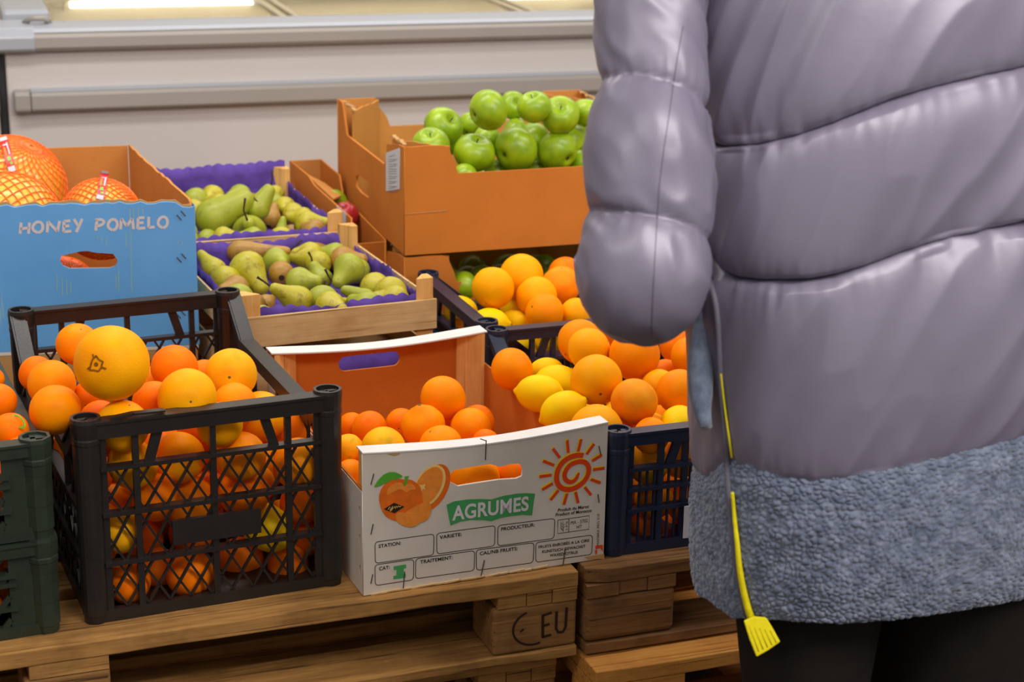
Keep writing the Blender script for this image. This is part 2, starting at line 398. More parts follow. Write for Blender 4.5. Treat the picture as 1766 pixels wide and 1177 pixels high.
# ---------------------------------------------------------------- chest freezer
def extrude_x(mb, prof, x0, x1):
    n = len(prof)
    return mb.add([(x0, y, z) for y, z in prof]+[(x1, y, z) for y, z in prof],
                  [tuple(range(n))[::-1], tuple(range(n, 2*n))]+[(i, (i+1) % n, n+(i+1) % n, n+i) for i in range(n)])
def freezer():
    t = thing('chest_freezer', fw, 'long white chest freezer with grey rails behind the fruit crates', 'freezer')
    L = 4.2; x0 = -.037
    mb = MB(); mb.box(x0, L, .02, .07, FLOOR+.08, .462); mb.box(x0, x0+.05, .07, .83, FLOOR+.08, .462); mb.box(L-.05, L, .07, .83, FLOOR+.08, .462)
    mb.build('body', M['white_paint'], t, bevel=.006)
    MB().box(x0+.04, L-.04, .06, .8, FLOOR, FLOOR+.08).build('plinth', M['dark_gap'], t)
    mb = MB(); mb.box(x0+.05, L-.05, .75, .80, FLOOR+.1, .66); mb.box(x0+.05, L-.05, .07, .10, FLOOR+.1, .47); mb.box(x0+.05, L-.05, .1, .75, .10, .14)
    mb.build('liner', M['beige_liner'], t)
    extrude_x(MB(), [(-.012, .466), (-.018, .474), (-.018, .500), (-.008, .512), (.075, .512), (.075, .462), (.0, .462)], x0-.02, L).build('rim_rail', M['grey_rail'], t, bevel=.003)
    extrude_x(MB(), [(-.012, .5125), (.0, .5225), (.06, .531), (.09, .531), (.09, .5125)], x0-.02, L).build('rim_cover', M['grey_rail_light'], t, bevel=.003)
    h = extrude_x(MB(), [(.02, .303), (-.012, .303), (-.02, .31), (-.02, .346), (-.012, .356), (.02, .356)], .022, L).build('bumper_rail', M['grey_rail'], t, bevel=.003)
    extrude_x(MB(), [(-.012, .3565), (-.004, .362), (.02, .362), (.02, .3565)], .022, L).build('rail_top', M['grey_rail_light'], h)
    extrude_x(MB(), [(.02, .301), (-.014, .301), (-.023, .309), (-.023, .349), (-.014, .361), (.02, .361)], -.022, .021).build('end_cap', M['grey_rail'], h, bevel=.006)
    extrude_x(MB(), [(-.014, .463), (-.021, .472), (-.021, .502), (.0, .526), (.095, .536), (.095, .463)], x0-.022, .04).build('corner_cap', M['grey_rail_light'], t, bevel=.003)
    for i in range(5):
        xa = .06+i*.72
        g = MB(); g.box(xa, xa+.70, .10, .74, .500+.004*(i % 2), .504+.004*(i % 2)); gl = g.build('glass_lid', M['glass'], t)
        f = MB()
        for q in ((xa, xa+.02, .1, .74), (xa+.68, xa+.70, .1, .74), (xa, xa+.7, .095, .112)): f.box(*q, .497, .512)
        f.build('lid_frame', M['beige_liner'], gl)
    l = MB().box(.189, .747, .735, .749, .484, .505).build('lamp_tube', M['lamp'], t)
    MB().box(1.57, 1.95, .735, .749, .484, .505).build('lamp_tube', M['lamp'], t)
    MB().box(.17, 2.0, .735, .75, .5055, .53).build('lamp_holder', M['beige_liner'], t)
    k = MB(); k.box(x0, .09, .1, .72, .512, .56); k.build('end_frame', M['grey_rail_light'], t, bevel=.012)
    k = MB(); k.tube([(.02, .06, .53), (.035, .04, .545), (.07, .035, .545), (.085, .06, .532)], .008); k.build('lid_latch', M['grey_rail'], t, smooth=True)
    return t
fz = freezer()
fz2 = cp(fz); fz2.location = fw.w(-4.26, 0, 0)
tag(fz2, 'white chest freezer standing left of the dark gap, at the photo edge', 'freezer')
extrude_x(MB(), [(.03, FLOOR+.1), (.03, .45), (.05, .45), (.05, FLOOR+.1)], -.055, -.04).build('gap_shade', M['dark_gap'], fz)  # dark strip standing in for the shade in the gap between the freezers
for o_, ly, lz in ((fz, .64, .475),):
    l = bpy.data.lights.new('freezer_light', 'AREA'); l.shape = 'RECTANGLE'; l.size = 1.7; l.size_y = .03; l.energy = .8; l.color = (1, .9, .72)
    q = bpy.data.objects.new('freezer_light', l); COL.objects.link(q); q.matrix_world = fw.M @ Matrix.Translation((1.0, .70, .482)) @ Matrix.Rotation(R(0), 4, 'X')

# ---------------------------------------------------------------- pallets
def board(x0, x1, y0, y1, z0, z1, seed, j=.0014, split=None, round_end=0):
    """long plank with slightly uneven edges"""
    mb = MB(); n = max(2, int((x1-x0)/.035)); vs = []; fs = []
    for i in range(n+1):
        x = x0+(x1-x0)*i/n
        e = 0
        if round_end and i == 0: e = round_end
        for k, (y, z) in enumerate(((y0, z0), (y1, z0), (y1, z1), (y0, z1))):
            q = noise.noise_vector(Vector((x*9+seed*3.1, k*5.3, seed)))
            yy = y+e*(1 if k in (0, 3) else -1)
            vs.append((x, yy+q.y*j*2.2, z+q.z*j*(1.6 if z == z0 else .5)-(abs(q.x)*j*2 if k == 3 else 0)))
    for i in range(n):
        a = i*4
        for k in range(4): fs.append((a+k, a+(k+1) % 4, a+4+(k+1) % 4, a+4+k))
    fs += [(0, 1, 2, 3), (n*4+3, n*4+2, n*4+1, n*4)]
    return mb.add(vs, fs)
def pallet(fr, wd, dp, blocks, label, mats, seed=0, group=None, eu=False, rounded=0):
    t = thing('wooden_pallet', fr, label, 'pallet', group)
    md, ms, mk, mbm = mats
    ny = 5; bw = [.145, .1, .145, .1, .145]; gap = (dp-sum(bw))/(ny-1) if dp > .7 else .02
    y = 0
    for i in range(ny):
        board(0, wd, y, y+bw[i], .118, .144, seed+i, round_end=rounded if i == 0 else 0).build('deck_board', M[md], t, bevel=.002); y += bw[i]+gap
    for i, (a, b) in enumerate(blocks):
        mb = MB()
        cuts = [0, .36, .68, 1] if i == len(blocks)-1 or rounded else [0, 1]
        for q in range(len(cuts)-1):
            xa, xb = a+(b-a)*cuts[q], a+(b-a)*cuts[q+1]-.0012
            mb.box(xa, xb, .0015*((q*2+i) % 3), dp-.004, .0955, .1175)
        mb.build('stringer_board', M[ms], t, bevel=.0007)
        for k, yb in enumerate((0, dp/2-.05, dp-.1)):
            o = MB().box(a-.008 if a > .01 else a, b, yb+.002, yb+.1, .018, .0952).build('block', M[mk], t, bevel=.005 if not rounded else .009)
            if eu and k == 0 and i == len(blocks)-1: t['_b'] = 1; eu_block = o
    for k, yb in enumerate((0, dp/2-.05, dp-.1)):
        board(0, wd, yb-.002, yb+.1, 0, .0178, seed+20+k).build('bottom_board', M[md if not rounded else ms], t, bevel=.002)
    if '_b' in t:
        del t['_b']; return t, eu_block
    return t
old = ('pallet', 'pallet', 'pallet_block', 'pallet'); drk = ('pallet_dark', 'pallet_dark', 'pallet_dark', 'pallet_dark'); frs = ('fresh_pallet',)*4
PL = Frame(.11, 2.556, -.144, 20.9)
o = PL.w(-1.2, 0); PLf = Frame(o.x, o.y, -.144, 20.9)
bl = [(0, .13), (.368, .48), (1.069, 1.2)]
pl, eub = pallet(PLf, 1.2, .8, bl, 'worn wooden pallet with EU stamped block under black and white fruit crates', old, 1, eu=True)
# EU brand burnt into the right front block
def Feu(u, v, n): return Vector((1.069+u, .0018-n, .018+v))
strips('burnt_stamp', [([(.058+.034*math.cos(R(t)), .040+.029*math.sin(R(t))) for t in range(110, 300, 12)], .0035), ([(.036, .036), (.042, .040)], .003),
       ([(.074, .020), (.073, .060)], .0045), ([(.073, .058), (.088, .061)], .004), ([(.073, .040), (.085, .042)], .004), ([(.073, .021), (.088, .023)], .004),
       ([(.096, .062), (.096, .032), (.100, .025), (.108, .025), (.112, .033), (.113, .066)], .0045)], M['print_black'], eub, Feu, .001)
PR = Frame(.124, 2.556, -.144, 20.6)
blr = [(0, .155), (.34, .46), (.68, .8)]
pr = pallet(PR, .8, 1.2, blr, 'dark weathered pallet with rounded corner under the blue fruit crates', drk, 5, rounded=.012)
# rows behind, and the two levels below
bk = Frame(*(PLf.w(0, .83))[:2], -.144, 20.9)
pallet(bk, 1.2, .95, bl, 'worn pallet in the second row under the pear crates and pomelo box', old, 9)
bk2 = Frame(*(PR.w(0, 1.22))[:2], -.144, 20.6)
p4 = pallet(bk2, .8, .8, blr, 'pallet in the second row, half under the cardboard apple trays', old, 13)
lowl = 'pale lower pallet whose deck board juts out below the EU block'
p5 = pallet(Frame(*(PLf.w(-.02, .03))[:2], -.2910, 20.9), 1.2, .8, bl, lowl, old, 21)
p6 = pallet(Frame(*(PR.w(-.004, -.055))[:2], -.2910, 20.6), .8, 1.2, blr, 'fresh orange toned pallet directly beneath the dark rounded pallet', frs, 25)
for src, fr, lb in ((p5, Frame(*PLf.w(0, .85)[:2], -.2910, 20.9), None), (p6, Frame(*PR.w(0, 1.24)[:2], -.2910, 20.6), None),
                    (p5, Frame(*PLf.w(0, .02)[:2], -.4382, 20.9), None), (p6, Frame(*PR.w(0, -.02)[:2], -.4382, 20.6), None),
                    (p5, Frame(*PLf.w(0, .86)[:2], -.4382, 20.9), None), (p6, Frame(*PR.w(0, 1.24)[:2], -.4382, 20.6), None)):
    c = cp(src); c.matrix_world = fr.M; tag(c, 'wooden pallet hidden low in the stacks that carry the fruit crates', 'pallet', 'hidden lower pallets')

# ---------------------------------------------------------------- plastic crates
def lattice(mb, u0, u1, v0, v1, run, pitch, wd, th, P, n, both=True):
    H = v1-v0
    for sg in ((1, -1) if both else (1,)):
        c = u0-run
        while c < u1+run:
            a, b = c, c+run*sg
            # clip to [u0,u1]
            ua, va, ub, vb = a, v0, b, v1
            if ua > ub: ua, va, ub, vb = ub, vb, ua, va
            if ub > u0 and ua < u1:
                s = (vb-va)/(ub-ua)
                if ua < u0: va += s*(u0-ua); ua = u0
                if ub > u1: vb -= s*(ub-u1); ub = u1
                if ub-ua > .003: mb.bar(P(ua, va), P(ub, vb), wd, th, n)
            c += pitch
def wall(mb, L, rows, h, rim, P, n, pw, style, dip=0, handle=False, verts=()):
    """one crate wall in (u,v); rows are the heights of the horizontal ribs"""
    u0, u1 = pw, L-pw
    top = lambda u: h-rim/2 if not dip else h-rim/2-dip*min(1, max(0, min(u-pw*.6, L-pw*.6-u)/.085))
    us = [0.0]+([pw*.6, pw*.6+.085] if dip else [])+([L-pw*.6-.085, L-pw*.6] if dip else [])+[L]
    us[0] += .02; us[-1] -= .02
    for a, b in zip(us[:-1], us[1:]): mb.bar(P(a, top(a)), P(b, top(b)), rim, .020, n)
    for a, b in zip(us[:-1], us[1:]): mb.bar(P(a, top(a)+rim*.42), P(b, top(b)+rim*.42), .004, .026, n)
    ok = [v for v in rows if v < h-dip-rim]
    for v in ok: mb.bar(P(u0-.01, v), P(u1+.01, v), .006, .016, n)
    mb.bar(P(0.01, .008), P(L-.01, .008), .018, .012, n)
    hi = ok[-1]
    if style == 'diamond':
        rr = [.018]+ok
        for a, b in zip(rr[:-1], rr[1:]): lattice(mb, u0, u1, a, b, .042, .031, .0034, .005, P, n)
    elif style == 'grid':
        rr = [.018]+ok
        c = u0+.0125
        while c < u1: mb.bar(P(c, .018), P(c, hi), .0028, .005, n); c += .0125
    elif style == 'slant':
        rr = [.01]+ok
        lattice(mb, u0, u1, .01, h-dip-rim, .09, .028, .008, .005, P, n, False)
    for v in verts:
        if u0 < v < u1: mb.bar(P(v, .01), P(v, top(v)), .009, .009, n)
    if dip:
        for a, b in ((pw*.6+.01, pw+.07), (L-pw*.6-.01, L-pw-.07)):
            mb.bar(P(a, h-rim), P(b, hi), .009, .006, n); mb.bar(P(b, h-dip-rim), P(a, hi), .006, .006, n)
    if handle:
        m_ = L/2
        for s in (-1, 1):
            mb.bar(P(m_+s*.078, h-rim), P(m_+s*.092, hi), .014, .007, n)
    # plates next to the posts
    for a, b in ((.016, u0), (u1, L-.016)):
        if dip: continue
        mb.bar(P((a+b)/2, .004), P((a+b)/2, h-.012), b-a, .005, n)
def post(x, y, h, r=.021, seg=20):
    mb = MB(); mb.T = Matrix.Translation((x, y, 0)) @ Matrix.Rotation(R(180/seg), 4, 'Z')
    if seg == 8: r *= 1.06
    # ribbed hollow column with a socket in its top
    mb.lathe([(r*.80, .0), (r*.84, .012), (r*.9, .012), (r*.9, h*.32), (r*.92, h*.345), (r*.93, h*.64), (r*.95, h*.665), (r*.97, h-.035),
              (r*1.01, h-.033), (r*1.01, h-.027), (r*.98, h-.025), (r*1.01, h-.018), (r*1.04, h-.002), (r*1.0, h+.004), (r*.80, h+.004), (r*.72, h-.05), (.0005, h-.052)], seg, False)
    return mb
def plastic_crate(fr, w_, d_, h, mt, label, style, rows, dip, pw=.046, verts=(), rim=.024, group=None, dipw=False):
    t = thing('plastic_crate', fr, label, 'crate', group); m = M[mt]; r = .021
    Y, X = (0, 1, 0), (1, 0, 0)
    dl, de = (0, dip) if dipw else (dip, 0)
    for nm, yy in (('end_panel', .014), ('end_panel', d_-.014)):
        mb = MB(); wall(mb, w_, rows, h, rim, lambda u, v: (u, yy, v), Y, pw, style, de, not dipw, verts); o = mb.build(nm, m, t)
        if yy < .1: front = o
    for nm, xx in (('side_panel', .014), ('side_panel', w_-.014)):
        mb = MB(); wall(mb, d_, rows, h, rim, lambda u, v: (xx, u, v), X, pw, style, dl, dipw, tuple(d_*k for k in (.25, .5, .75))); mb.build(nm, m, t)
    for x, y in ((r, r), (w_-r, r), (r, d_-r), (w_-r, d_-r)): post(x, y, h, r, 8 if style == 'slant' else 20).build('corner_post', m, t, smooth=False)
    mb = MB()
    mb.box(.02, w_-.02, .02, d_-.02, .002, .007)
    mb.build('base', m, t)
    return t, front
def shade_auto(): pass
BK = Frame(-.604, 2.329, .0006, 23.7)
black, bfront = plastic_crate(BK, .395, .61, .307, 'black_plastic', 'tall black plastic crate of large oranges with diamond lattice walls', 'diamond', [.088, .164, .234], .060, verts=(.087, .198, .31), rim=.026)
MB().box(.134, .265, .006, .0125, .104, .142).build('name_plate', M['black_plastic'], bfront)
k = MB()   # cracked lip on the left of the front rim
k.bar((.055, .010, .3085), (.085, .008, .3125), .010, .004, (0, 0, 1)); k.bar((.085, .008, .3125), (.130, .012, .3105), .012, .003, (0, 0, 1)); k.build('chipped_rim', M['black_plastic'], bfront)
GR = Frame(-.6285, 2.313, .0, 24.0); gO = GR.w(-.4, 0)
G1 = Frame(gO.x, gO.y, .0006, 24); G2 = Frame(gO.x, gO.y, .1475, 24)
plastic_crate(G1, .4, .6, .143, 'green_plastic', 'dark green slatted crate at the bottom left, underneath another green crate', 'slant', [.045, .082, .095], .03, pw=.07, verts=(.33, .07), rim=.02)
plastic_crate(G2, .4, .6, .143, 'green_plastic', 'dark green slatted crate of mandarins stacked on top of its twin', 'slant', [.045, .082, .095], .03, pw=.07, verts=(.33, .07), rim=.02)
BF = Frame(.155, 2.6, .0006, 20.5)
plastic_crate(BF, .4, .6, .206, 'blue_plastic', 'navy plastic crate of oranges and lemons nearest the person in the jacket', 'grid', [.073, .108, .142], .05, pw=.046, verts=(.093, .135, .265, .307), rim=.022)
BB = Frame(-.060, 3.174, .0006, 20.5)
plastic_crate(BB, .6, .4, .206, 'blue_plastic', 'navy plastic crate of oranges and lemons in front of the cardboard apple trays', 'grid', [.073, .108, .142], .07, pw=.046, verts=(.15, .3, .45), rim=.022, dipw=True)
# paper tag on the near navy crate
tg = MB(); tg.box(.130, .190, -.004, -.003, .020, .075); o = tg.build('paper_tag', M['paper'], None); o.matrix_world = BF.M
tag(o, 'small white paper tag on the navy crate beside the jacket hem', 'tag')

# ---------------------------------------------------------------- printed citrus box
AG = Frame(-.215, 2.451, .0008, 22.7)
AW, AD, AH = .396, .54, .229
ag = thing('citrus_box', AG, 'white printed AGRUMES box of oranges with wooden corners and sun emblem', 'box')
sag = lambda u: -.010*math.sin(math.pi*u/AW)
def hole(u0, u1, v0, v1): return rrect(u0, v0, u1, v1, (v1-v0)/2*.96, 6)[::-1]
top = [(AW*k/12, AH-.003+sag(AW*k/12)) for k in range(12, -1, -1)]
fh = [AG.on(px, py)[:2] for px, py in ((782, 812), (800, 808), (830, 803), (846, 801), (862, 806), (880, 801), (895, 800), (902, 808), (900, 822), (890, 826), (860, 828), (820, 834), (790, 839), (777, 832), (775, 820))]
fp = panel('front_panel', [[(0, 0), (AW, 0)]+top, fh], .004, M['white_print'], ag, (0, .002, 0))
mbs = MB()
def strip_mesh(y0, y1, sgn=1):
    mb = MB(); n = 16; vs = []
    for i in range(n+1):
        u = AW*i/n; z = AH+sag(u); wob = .0015*math.sin(u*23)
        for y, zz in ((y0, z-.003), (y1, z-.003), (y1, z), (y0, z)): vs.append((u, y+(wob if y == y1 else 0), zz))
    fs = []
    for i in range(n):
        for k in range(4): fs.append((i*4+k, i*4+(k+1) % 4, i*4+4+(k+1) % 4, i*4+4+k))
    return mb.add(vs, fs+[(0, 1, 2, 3), (n*4+3, n*4+2, n*4+1, n*4)])
strip_mesh(-.001, .030).build('top_strip', M['white_strip'], ag, bevel=.0006)
strip_mesh(AD-.036, AD+.002).build('top_strip', M['white_strip'], ag, bevel=.0006)
bh = hole(.128, .241, .172, .199)
panel('back_panel', [[(0, 0), (AW, 0)]+[(u, v-.001) for u, v in top], bh], .004, M['fibre'], ag, (0, AD-.004, 0))
for x in (.0025, AW-.0025):
    sp = [(0.004, 0), (AD-.006, 0), (AD-.006, .168), (.004, .168)]
    s_ = panel('side_panel', [sp], .0035, M['fibre'], ag, (x, 0, 0), (0, 1, 0), (0, 0, 1))
lf = panel('side_facing', [[(0.001, 0.0), (AD-.006, 0), (AD-.006, .166), (.001, .166)], [(.011, .03), (.015, .03), (.015, .045), (.011, .045)], [(.011, .08), (.015, .08), (.015, .095), (.011, .095)], [(.011, .125), (.015, .125), (.015, .14), (.011, .14)]], .001, M['white_print'], ag, (-.0005, 0, 0), (0, 1, 0), (0, 0, 1))
for x, y, sx, sy in ((.005, .0045, 1, 1), (AW-.005, .0045, -1, 1), (.005, AD-.0065, 1, -1), (AW-.005, AD-.0065, -1, -1)):
    mb = MB(); q = .044; pts = [(x, y), (x+sx*q, y), (x+sx*q, y+sy*.006), (x+sx*.006, y+sy*.030), (x, y+sy*.030)]
    if sx*sy < 0: pts = pts[::-1]
    n = 5; mb.add([(a, b, .004) for a, b in pts]+[(a, b, AH-.005) for a, b in pts], [tuple(range(n))[::-1], tuple(range(n, 2*n))]+[(i, (i+1) % n, n+(i+1) % n, n+i) for i in range(n)])
    mb.build('corner_post', M['post_wood'], ag)
MB().box(.004, AW-.004, .005, AD-.008, .0, .004).build('base', M['fibre'], ag)
def FA(u, v, n): return Vector((u, -n, v))
U = lambda px, py: AG.on(px, py)
Z = lambda x, y: U(580+x/3.462, 700+y/3.462)        # detail view of the printed face
def deco(name, m, polys, off):
    return panel(name, polys, .0002, M[m], fp, (0, 0, 0), off=off)
def ell(c, rx, ry, rot, n=40, a0=0, a1=360):
    p = []
    for k in range(n+(0 if a1-a0 >= 360 else 1)):
        t = R(a0+(a1-a0)*k/n); x, y = rx*math.cos(t), ry*math.sin(t); r_ = R(rot)
        p.append(Z(c[0]+x*math.cos(r_)-y*math.sin(r_), c[1]+x*math.sin(r_)+y*math.cos(r_)))
    return p[::-1]
def smooth(pts, it=2, closed=True):
    for _ in range(it):
        q = []
        n = len(pts)
        for i in range(n if closed else n-1):
            a, b = pts[i], pts[(i+1) % n]
            q += [(a[0]*.75+b[0]*.25, a[1]*.75+b[1]*.25), (a[0]*.25+b[0]*.75, a[1]*.25+b[1]*.75)]
        if not closed: q = [pts[0]]+q+[pts[-1]]
        pts = q
    return pts
zp = lambda L: [Z(*p) for p in L]
# half orange
deco('printed_orange', 'print_orange', [ell((575, 490), 88, 152, 28)], .0003)
deco('printed_pith', 'print_cream', [ell((553, 480), 82, 138, 30)], .0005)
deco('printed_flesh', 'print_orange2', [ell((548, 481), 70, 127, 30)], .0007)
deco('printed_core', 'print_cream', [zp([(495, 470), (510, 476), (530, 468), (524, 486), (532, 500), (515, 495), (508, 512), (504, 490)])], .0009)
# whole orange, leaf, stalk
deco('printed_orange', 'print_orange', [zp(smooth([(250, 560), (262, 500), (300, 455), (360, 436), (405, 440), (450, 440), (500, 480), (520, 560), (505, 640), (430, 690), (350, 692), (280, 655)]))], .0010)
deco('printed_shine', 'print_orange2', [zp(smooth([(330, 470), (380, 455), (410, 475), (450, 460), (480, 500), (440, 500), (415, 520), (390, 495), (350, 505), (300, 540), (300, 505)]))], .0012)
deco('printed_leaf', 'print_leaf', [zp(smooth([(220, 487), (250, 440), (290, 402), (340, 392), (388, 412), (396, 426), (340, 440), (290, 462), (245, 482)], 1))], .0013)
deco('printed_stalk', 'print_leaf', [zp([(405, 422), (432, 418), (422, 446), (416, 470), (405, 480), (396, 468), (408, 446)])], .0014)
for pts, m_ in (([(405, 640), (450, 610), (520, 578), (550, 572), (568, 600), (562, 650), (535, 685), (500, 700), (450, 690), (420, 660)], 'print_orange2'),
                ([(350, 655), (362, 632), (400, 640), (450, 640), (495, 640), (513, 655), (500, 690), (475, 718), (430, 725), (385, 710), (355, 685)], 'print_orange2')):
    deco('printed_segment', m_, [zp(smooth(pts))], .0015+.0002*(pts[0][0] < 400))
deco('printed_diamond', 'print_black', [zp([(282, 616), (342, 578), (402, 601), (345, 640)])], .0019)
strips('script_lettering', [(zp([(306, 618), (318, 600), (322, 612), (334, 596), (330, 618), (320, 628), (316, 620), (340, 608)]), .0011), (zp([(342, 606), (346, 598), (350, 612), (357, 596), (362, 606), (368, 596), (376, 602), (384, 596)]), .0011)], M['print_cream'], fp, FA, .0022)
# green banner and its word
deco('green_banner', 'print_green', [zp([(658, 592), (700, 572), (780, 560), (860, 557), (925, 560), (1000, 538), (1080, 525), (1140, 522), (1186, 526), (1176, 590), (1168, 655), (1110, 652), (1040, 660), (975, 672), (925, 690), (880, 684), (800, 683), (740, 693), (681, 716), (668, 650)])], .0004)
write('lettering', 'AGRUMES', M['letter_white'], fp, Z(690, 684), Z(1146, 622), .0235, FA, .0008, .026)
# sun
cx, cy = Z(1412, 396)
sp_ = [(1474, 298), (1440, 294), (1390, 308), (1345, 340), (1318, 390), (1312, 440), (1325, 478), (1358, 500), (1405, 500), (1450, 478), (1490, 440), (1508, 395), (1503, 355), (1478, 333), (1440, 334), (1395, 352), (1365, 390), (1360, 428), (1376, 452), (1405, 458), (1432, 438), (1447, 400)]
W_ = [.0085]*10+[.008]*6+[.0075]*3+[.007, .006, .003]
for nm, dx, dy, mm, of in (('sun_emblem', -5, -7, 'print_yellow', .0004), ('sun_emblem', 0, 0, 'print_red', .0007)):
    pts = zp(smooth([(x+dx, y+dy) for x, y in sp_], 1, False)); ws = list(np.interp(np.linspace(0, 21, len(pts)), range(22), W_))
    st = [(pts, ws)]
    for k, (xa, ya, xb, yb) in enumerate([(1384, 282, 1378, 206), (1443, 274, 1461, 200), (1493, 290, 1538, 228), (1525, 330, 1585, 294), (1532, 382, 1600, 373), (1518, 440, 1577, 462), (1482, 486, 1520, 534), (1427, 515, 1443, 582),
                                      (1377, 524, 1357, 592), (1325, 505, 1278, 564), (1292, 464, 1228, 502), (1284, 414, 1212, 424), (1300, 357, 1234, 330), (1334, 312, 1292, 256)]):
        st.append((zp([(xa+dx, ya+dy), (xb+dx, yb+dy)]), .0048))
    strips(nm, st, M[mm], fp, FA, of)
# ruled boxes
def outline(pts, wd): return (pts+[pts[0]], wd)
def zrect(tl, tr, br, bl, r=22):
    c = [tl, tr, br, bl]; out = []
    for i in range(4):
        p, a, b = Vector(c[i]), Vector(c[i-1]), Vector(c[(i+1) % 4])
        pa, pb = p+(a-p).normalized()*r, p+(b-p).normalized()*r
        for k in range(6):
            t = k/5; out.append(tuple(pa*(1-t)**2+p*2*t*(1-t)+pb*t*t))
    return zp(out)
rb = [((230, 815), (583, 766), (580, 892), (232, 942)), ((598, 763), (948, 716), (944, 838), (600, 886)), ((964, 716), (1304, 673), (1299, 793), (962, 838)),
      ((230, 951), (462, 917), (460, 1040), (232, 1075)), ((474, 914), (826, 866), (822, 985), (472, 1034)), ((834, 862), (1180, 818), (1174, 938), (836, 984)), ((1190, 818), (1530, 772), (1524, 888), (1190, 936))]
strips('ruled_boxes', [outline(zrect(*q), .0011) for q in rb]+[outline(zp([(1322, 684), (1510, 657), (1507, 738), (1321, 764)]), .001), (zp([(1388, 675), (1387, 754)]), .001)]
       + [(zp([(1352, 690), (1354, 752)]), .0006), (zp([(1340, 700), (1352, 710)]), .0006), (zp([(1340, 715), (1352, 725)]), .0006), (zp([(1340, 730), (1353, 740)]), .0006), (zp([(1340, 690), (1340, 735), (1353, 748)]), .0006), (zp([(1366, 705), (1354, 715)]), .0006), (zp([(1366, 720), (1354, 730)]), .0006)], M['ink'], fp, FA, .0005)
for s_, a, b, h in (('STATION:', (252, 850), (386, 830), .0058), ('VARIETE:', (616, 797), (748, 777), .0058), ('PRODUCTEUR:', (983, 748), (1183, 720), .0058), ('CAT:', (255, 984), (318, 975), .0058),
                    ('TRAITEMENT:', (500, 944), (694, 915), .0058), ('CAL/NB FRUITS:', (856, 893), (1082, 862), .0058), ('FRUITS ENROBÉS A LA CIRE', (1206, 853), (1509, 812), .0048),
                    ('KUNSTLICH GEWACHST', (1228, 881), (1486, 847), .0048), ('WAXED CITRUS', (1273, 903), (1440, 883), .0048), ('Produit du Maroc', (1322, 634), (1508, 610), .0055),
                    ('Product of Morocco', (1309, 661), (1523, 634), .0055)):
    write('lettering', s_, M['ink'], fp, Z(*a), Z(*b), h, FA, .0006, .02)
write('lettering', 'MA - 5702', M['ink'], fp, Z(1398, 710), Z(1500, 695), .006, FA, .0006, .0)
write('lettering', 'HT', M['ink'], fp, Z(1434, 735), Z(1465, 731), .006, FA, .0006, .0)
write('lettering', 'MAFIBRA PEG 310', M['ink'], fp, Z(1568, 835), Z(1570, 645), .0042, FA, .0006, .0)
write('lettering', 'LFS', M['ink'], fp, Z(1378, 742), Z(1380, 690), .0026, FA, .0006, .0)
deco('green_numeral', 'print_green', [zp([(341, 960), (415, 948), (416, 970), (402, 973), (400, 1006), (413, 1004), (413, 1027), (340, 1037), (341, 1017), (357, 1014), (360, 980), (343, 982)])], .0005)
deco('red_mark', 'print_red', [zp([(1545, 838), (1590, 830), (1590, 872), (1575, 850), (1548, 858)])], .0005)
deco('red_mark', 'print_red', [zp([(1545, 862), (1556, 860), (1556, 885), (1545, 888)])], .0005)
deco('wood_stain', 'card_edge', [zp([(305, 290), (340, 275), (380, 272), (375, 292), (345, 300)])], .0005)
deco('wood_stain', 'card_edge', [zp([(1480, 905), (1530, 895), (1598, 885), (1600, 915), (1500, 918)])], .0005)
stp = MB()
for a, b in (((205, 470), (222, 405)), ((205, 768), (218, 706)), ((205, 1062), (216, 1006)), ((398, 1092), (406, 990)), ((862, 1018), (882, 922)), ((1352, 950), (1364, 852)), ((888, 322), (893, 205)), ((1576, 290), (1566, 240)), ((1566, 578), (1560, 528)), ((858, 197), (890, 208))):
    (u0, v0), (u1, v1) = Z(*a), Z(*b); stp.bar((u0, -.0012, v0), (u1, -.0012, v1), .0013, .0012)
stp.build('staples', M['steel'], fp)
fr_ = MB()      # frayed lower lip of the board
for k in range(14):
    u = .012+.020*k+.004*math.sin(k*3); fr_.bar((u, .0005, -.0002+.0012*abs(math.sin(k*2.1))), (u+.024, -.0015, .0010+.0014*abs(math.sin(k*1.3))), .0026, .003)
fr_.build('frayed_edge', M['crate_wood'], fp)

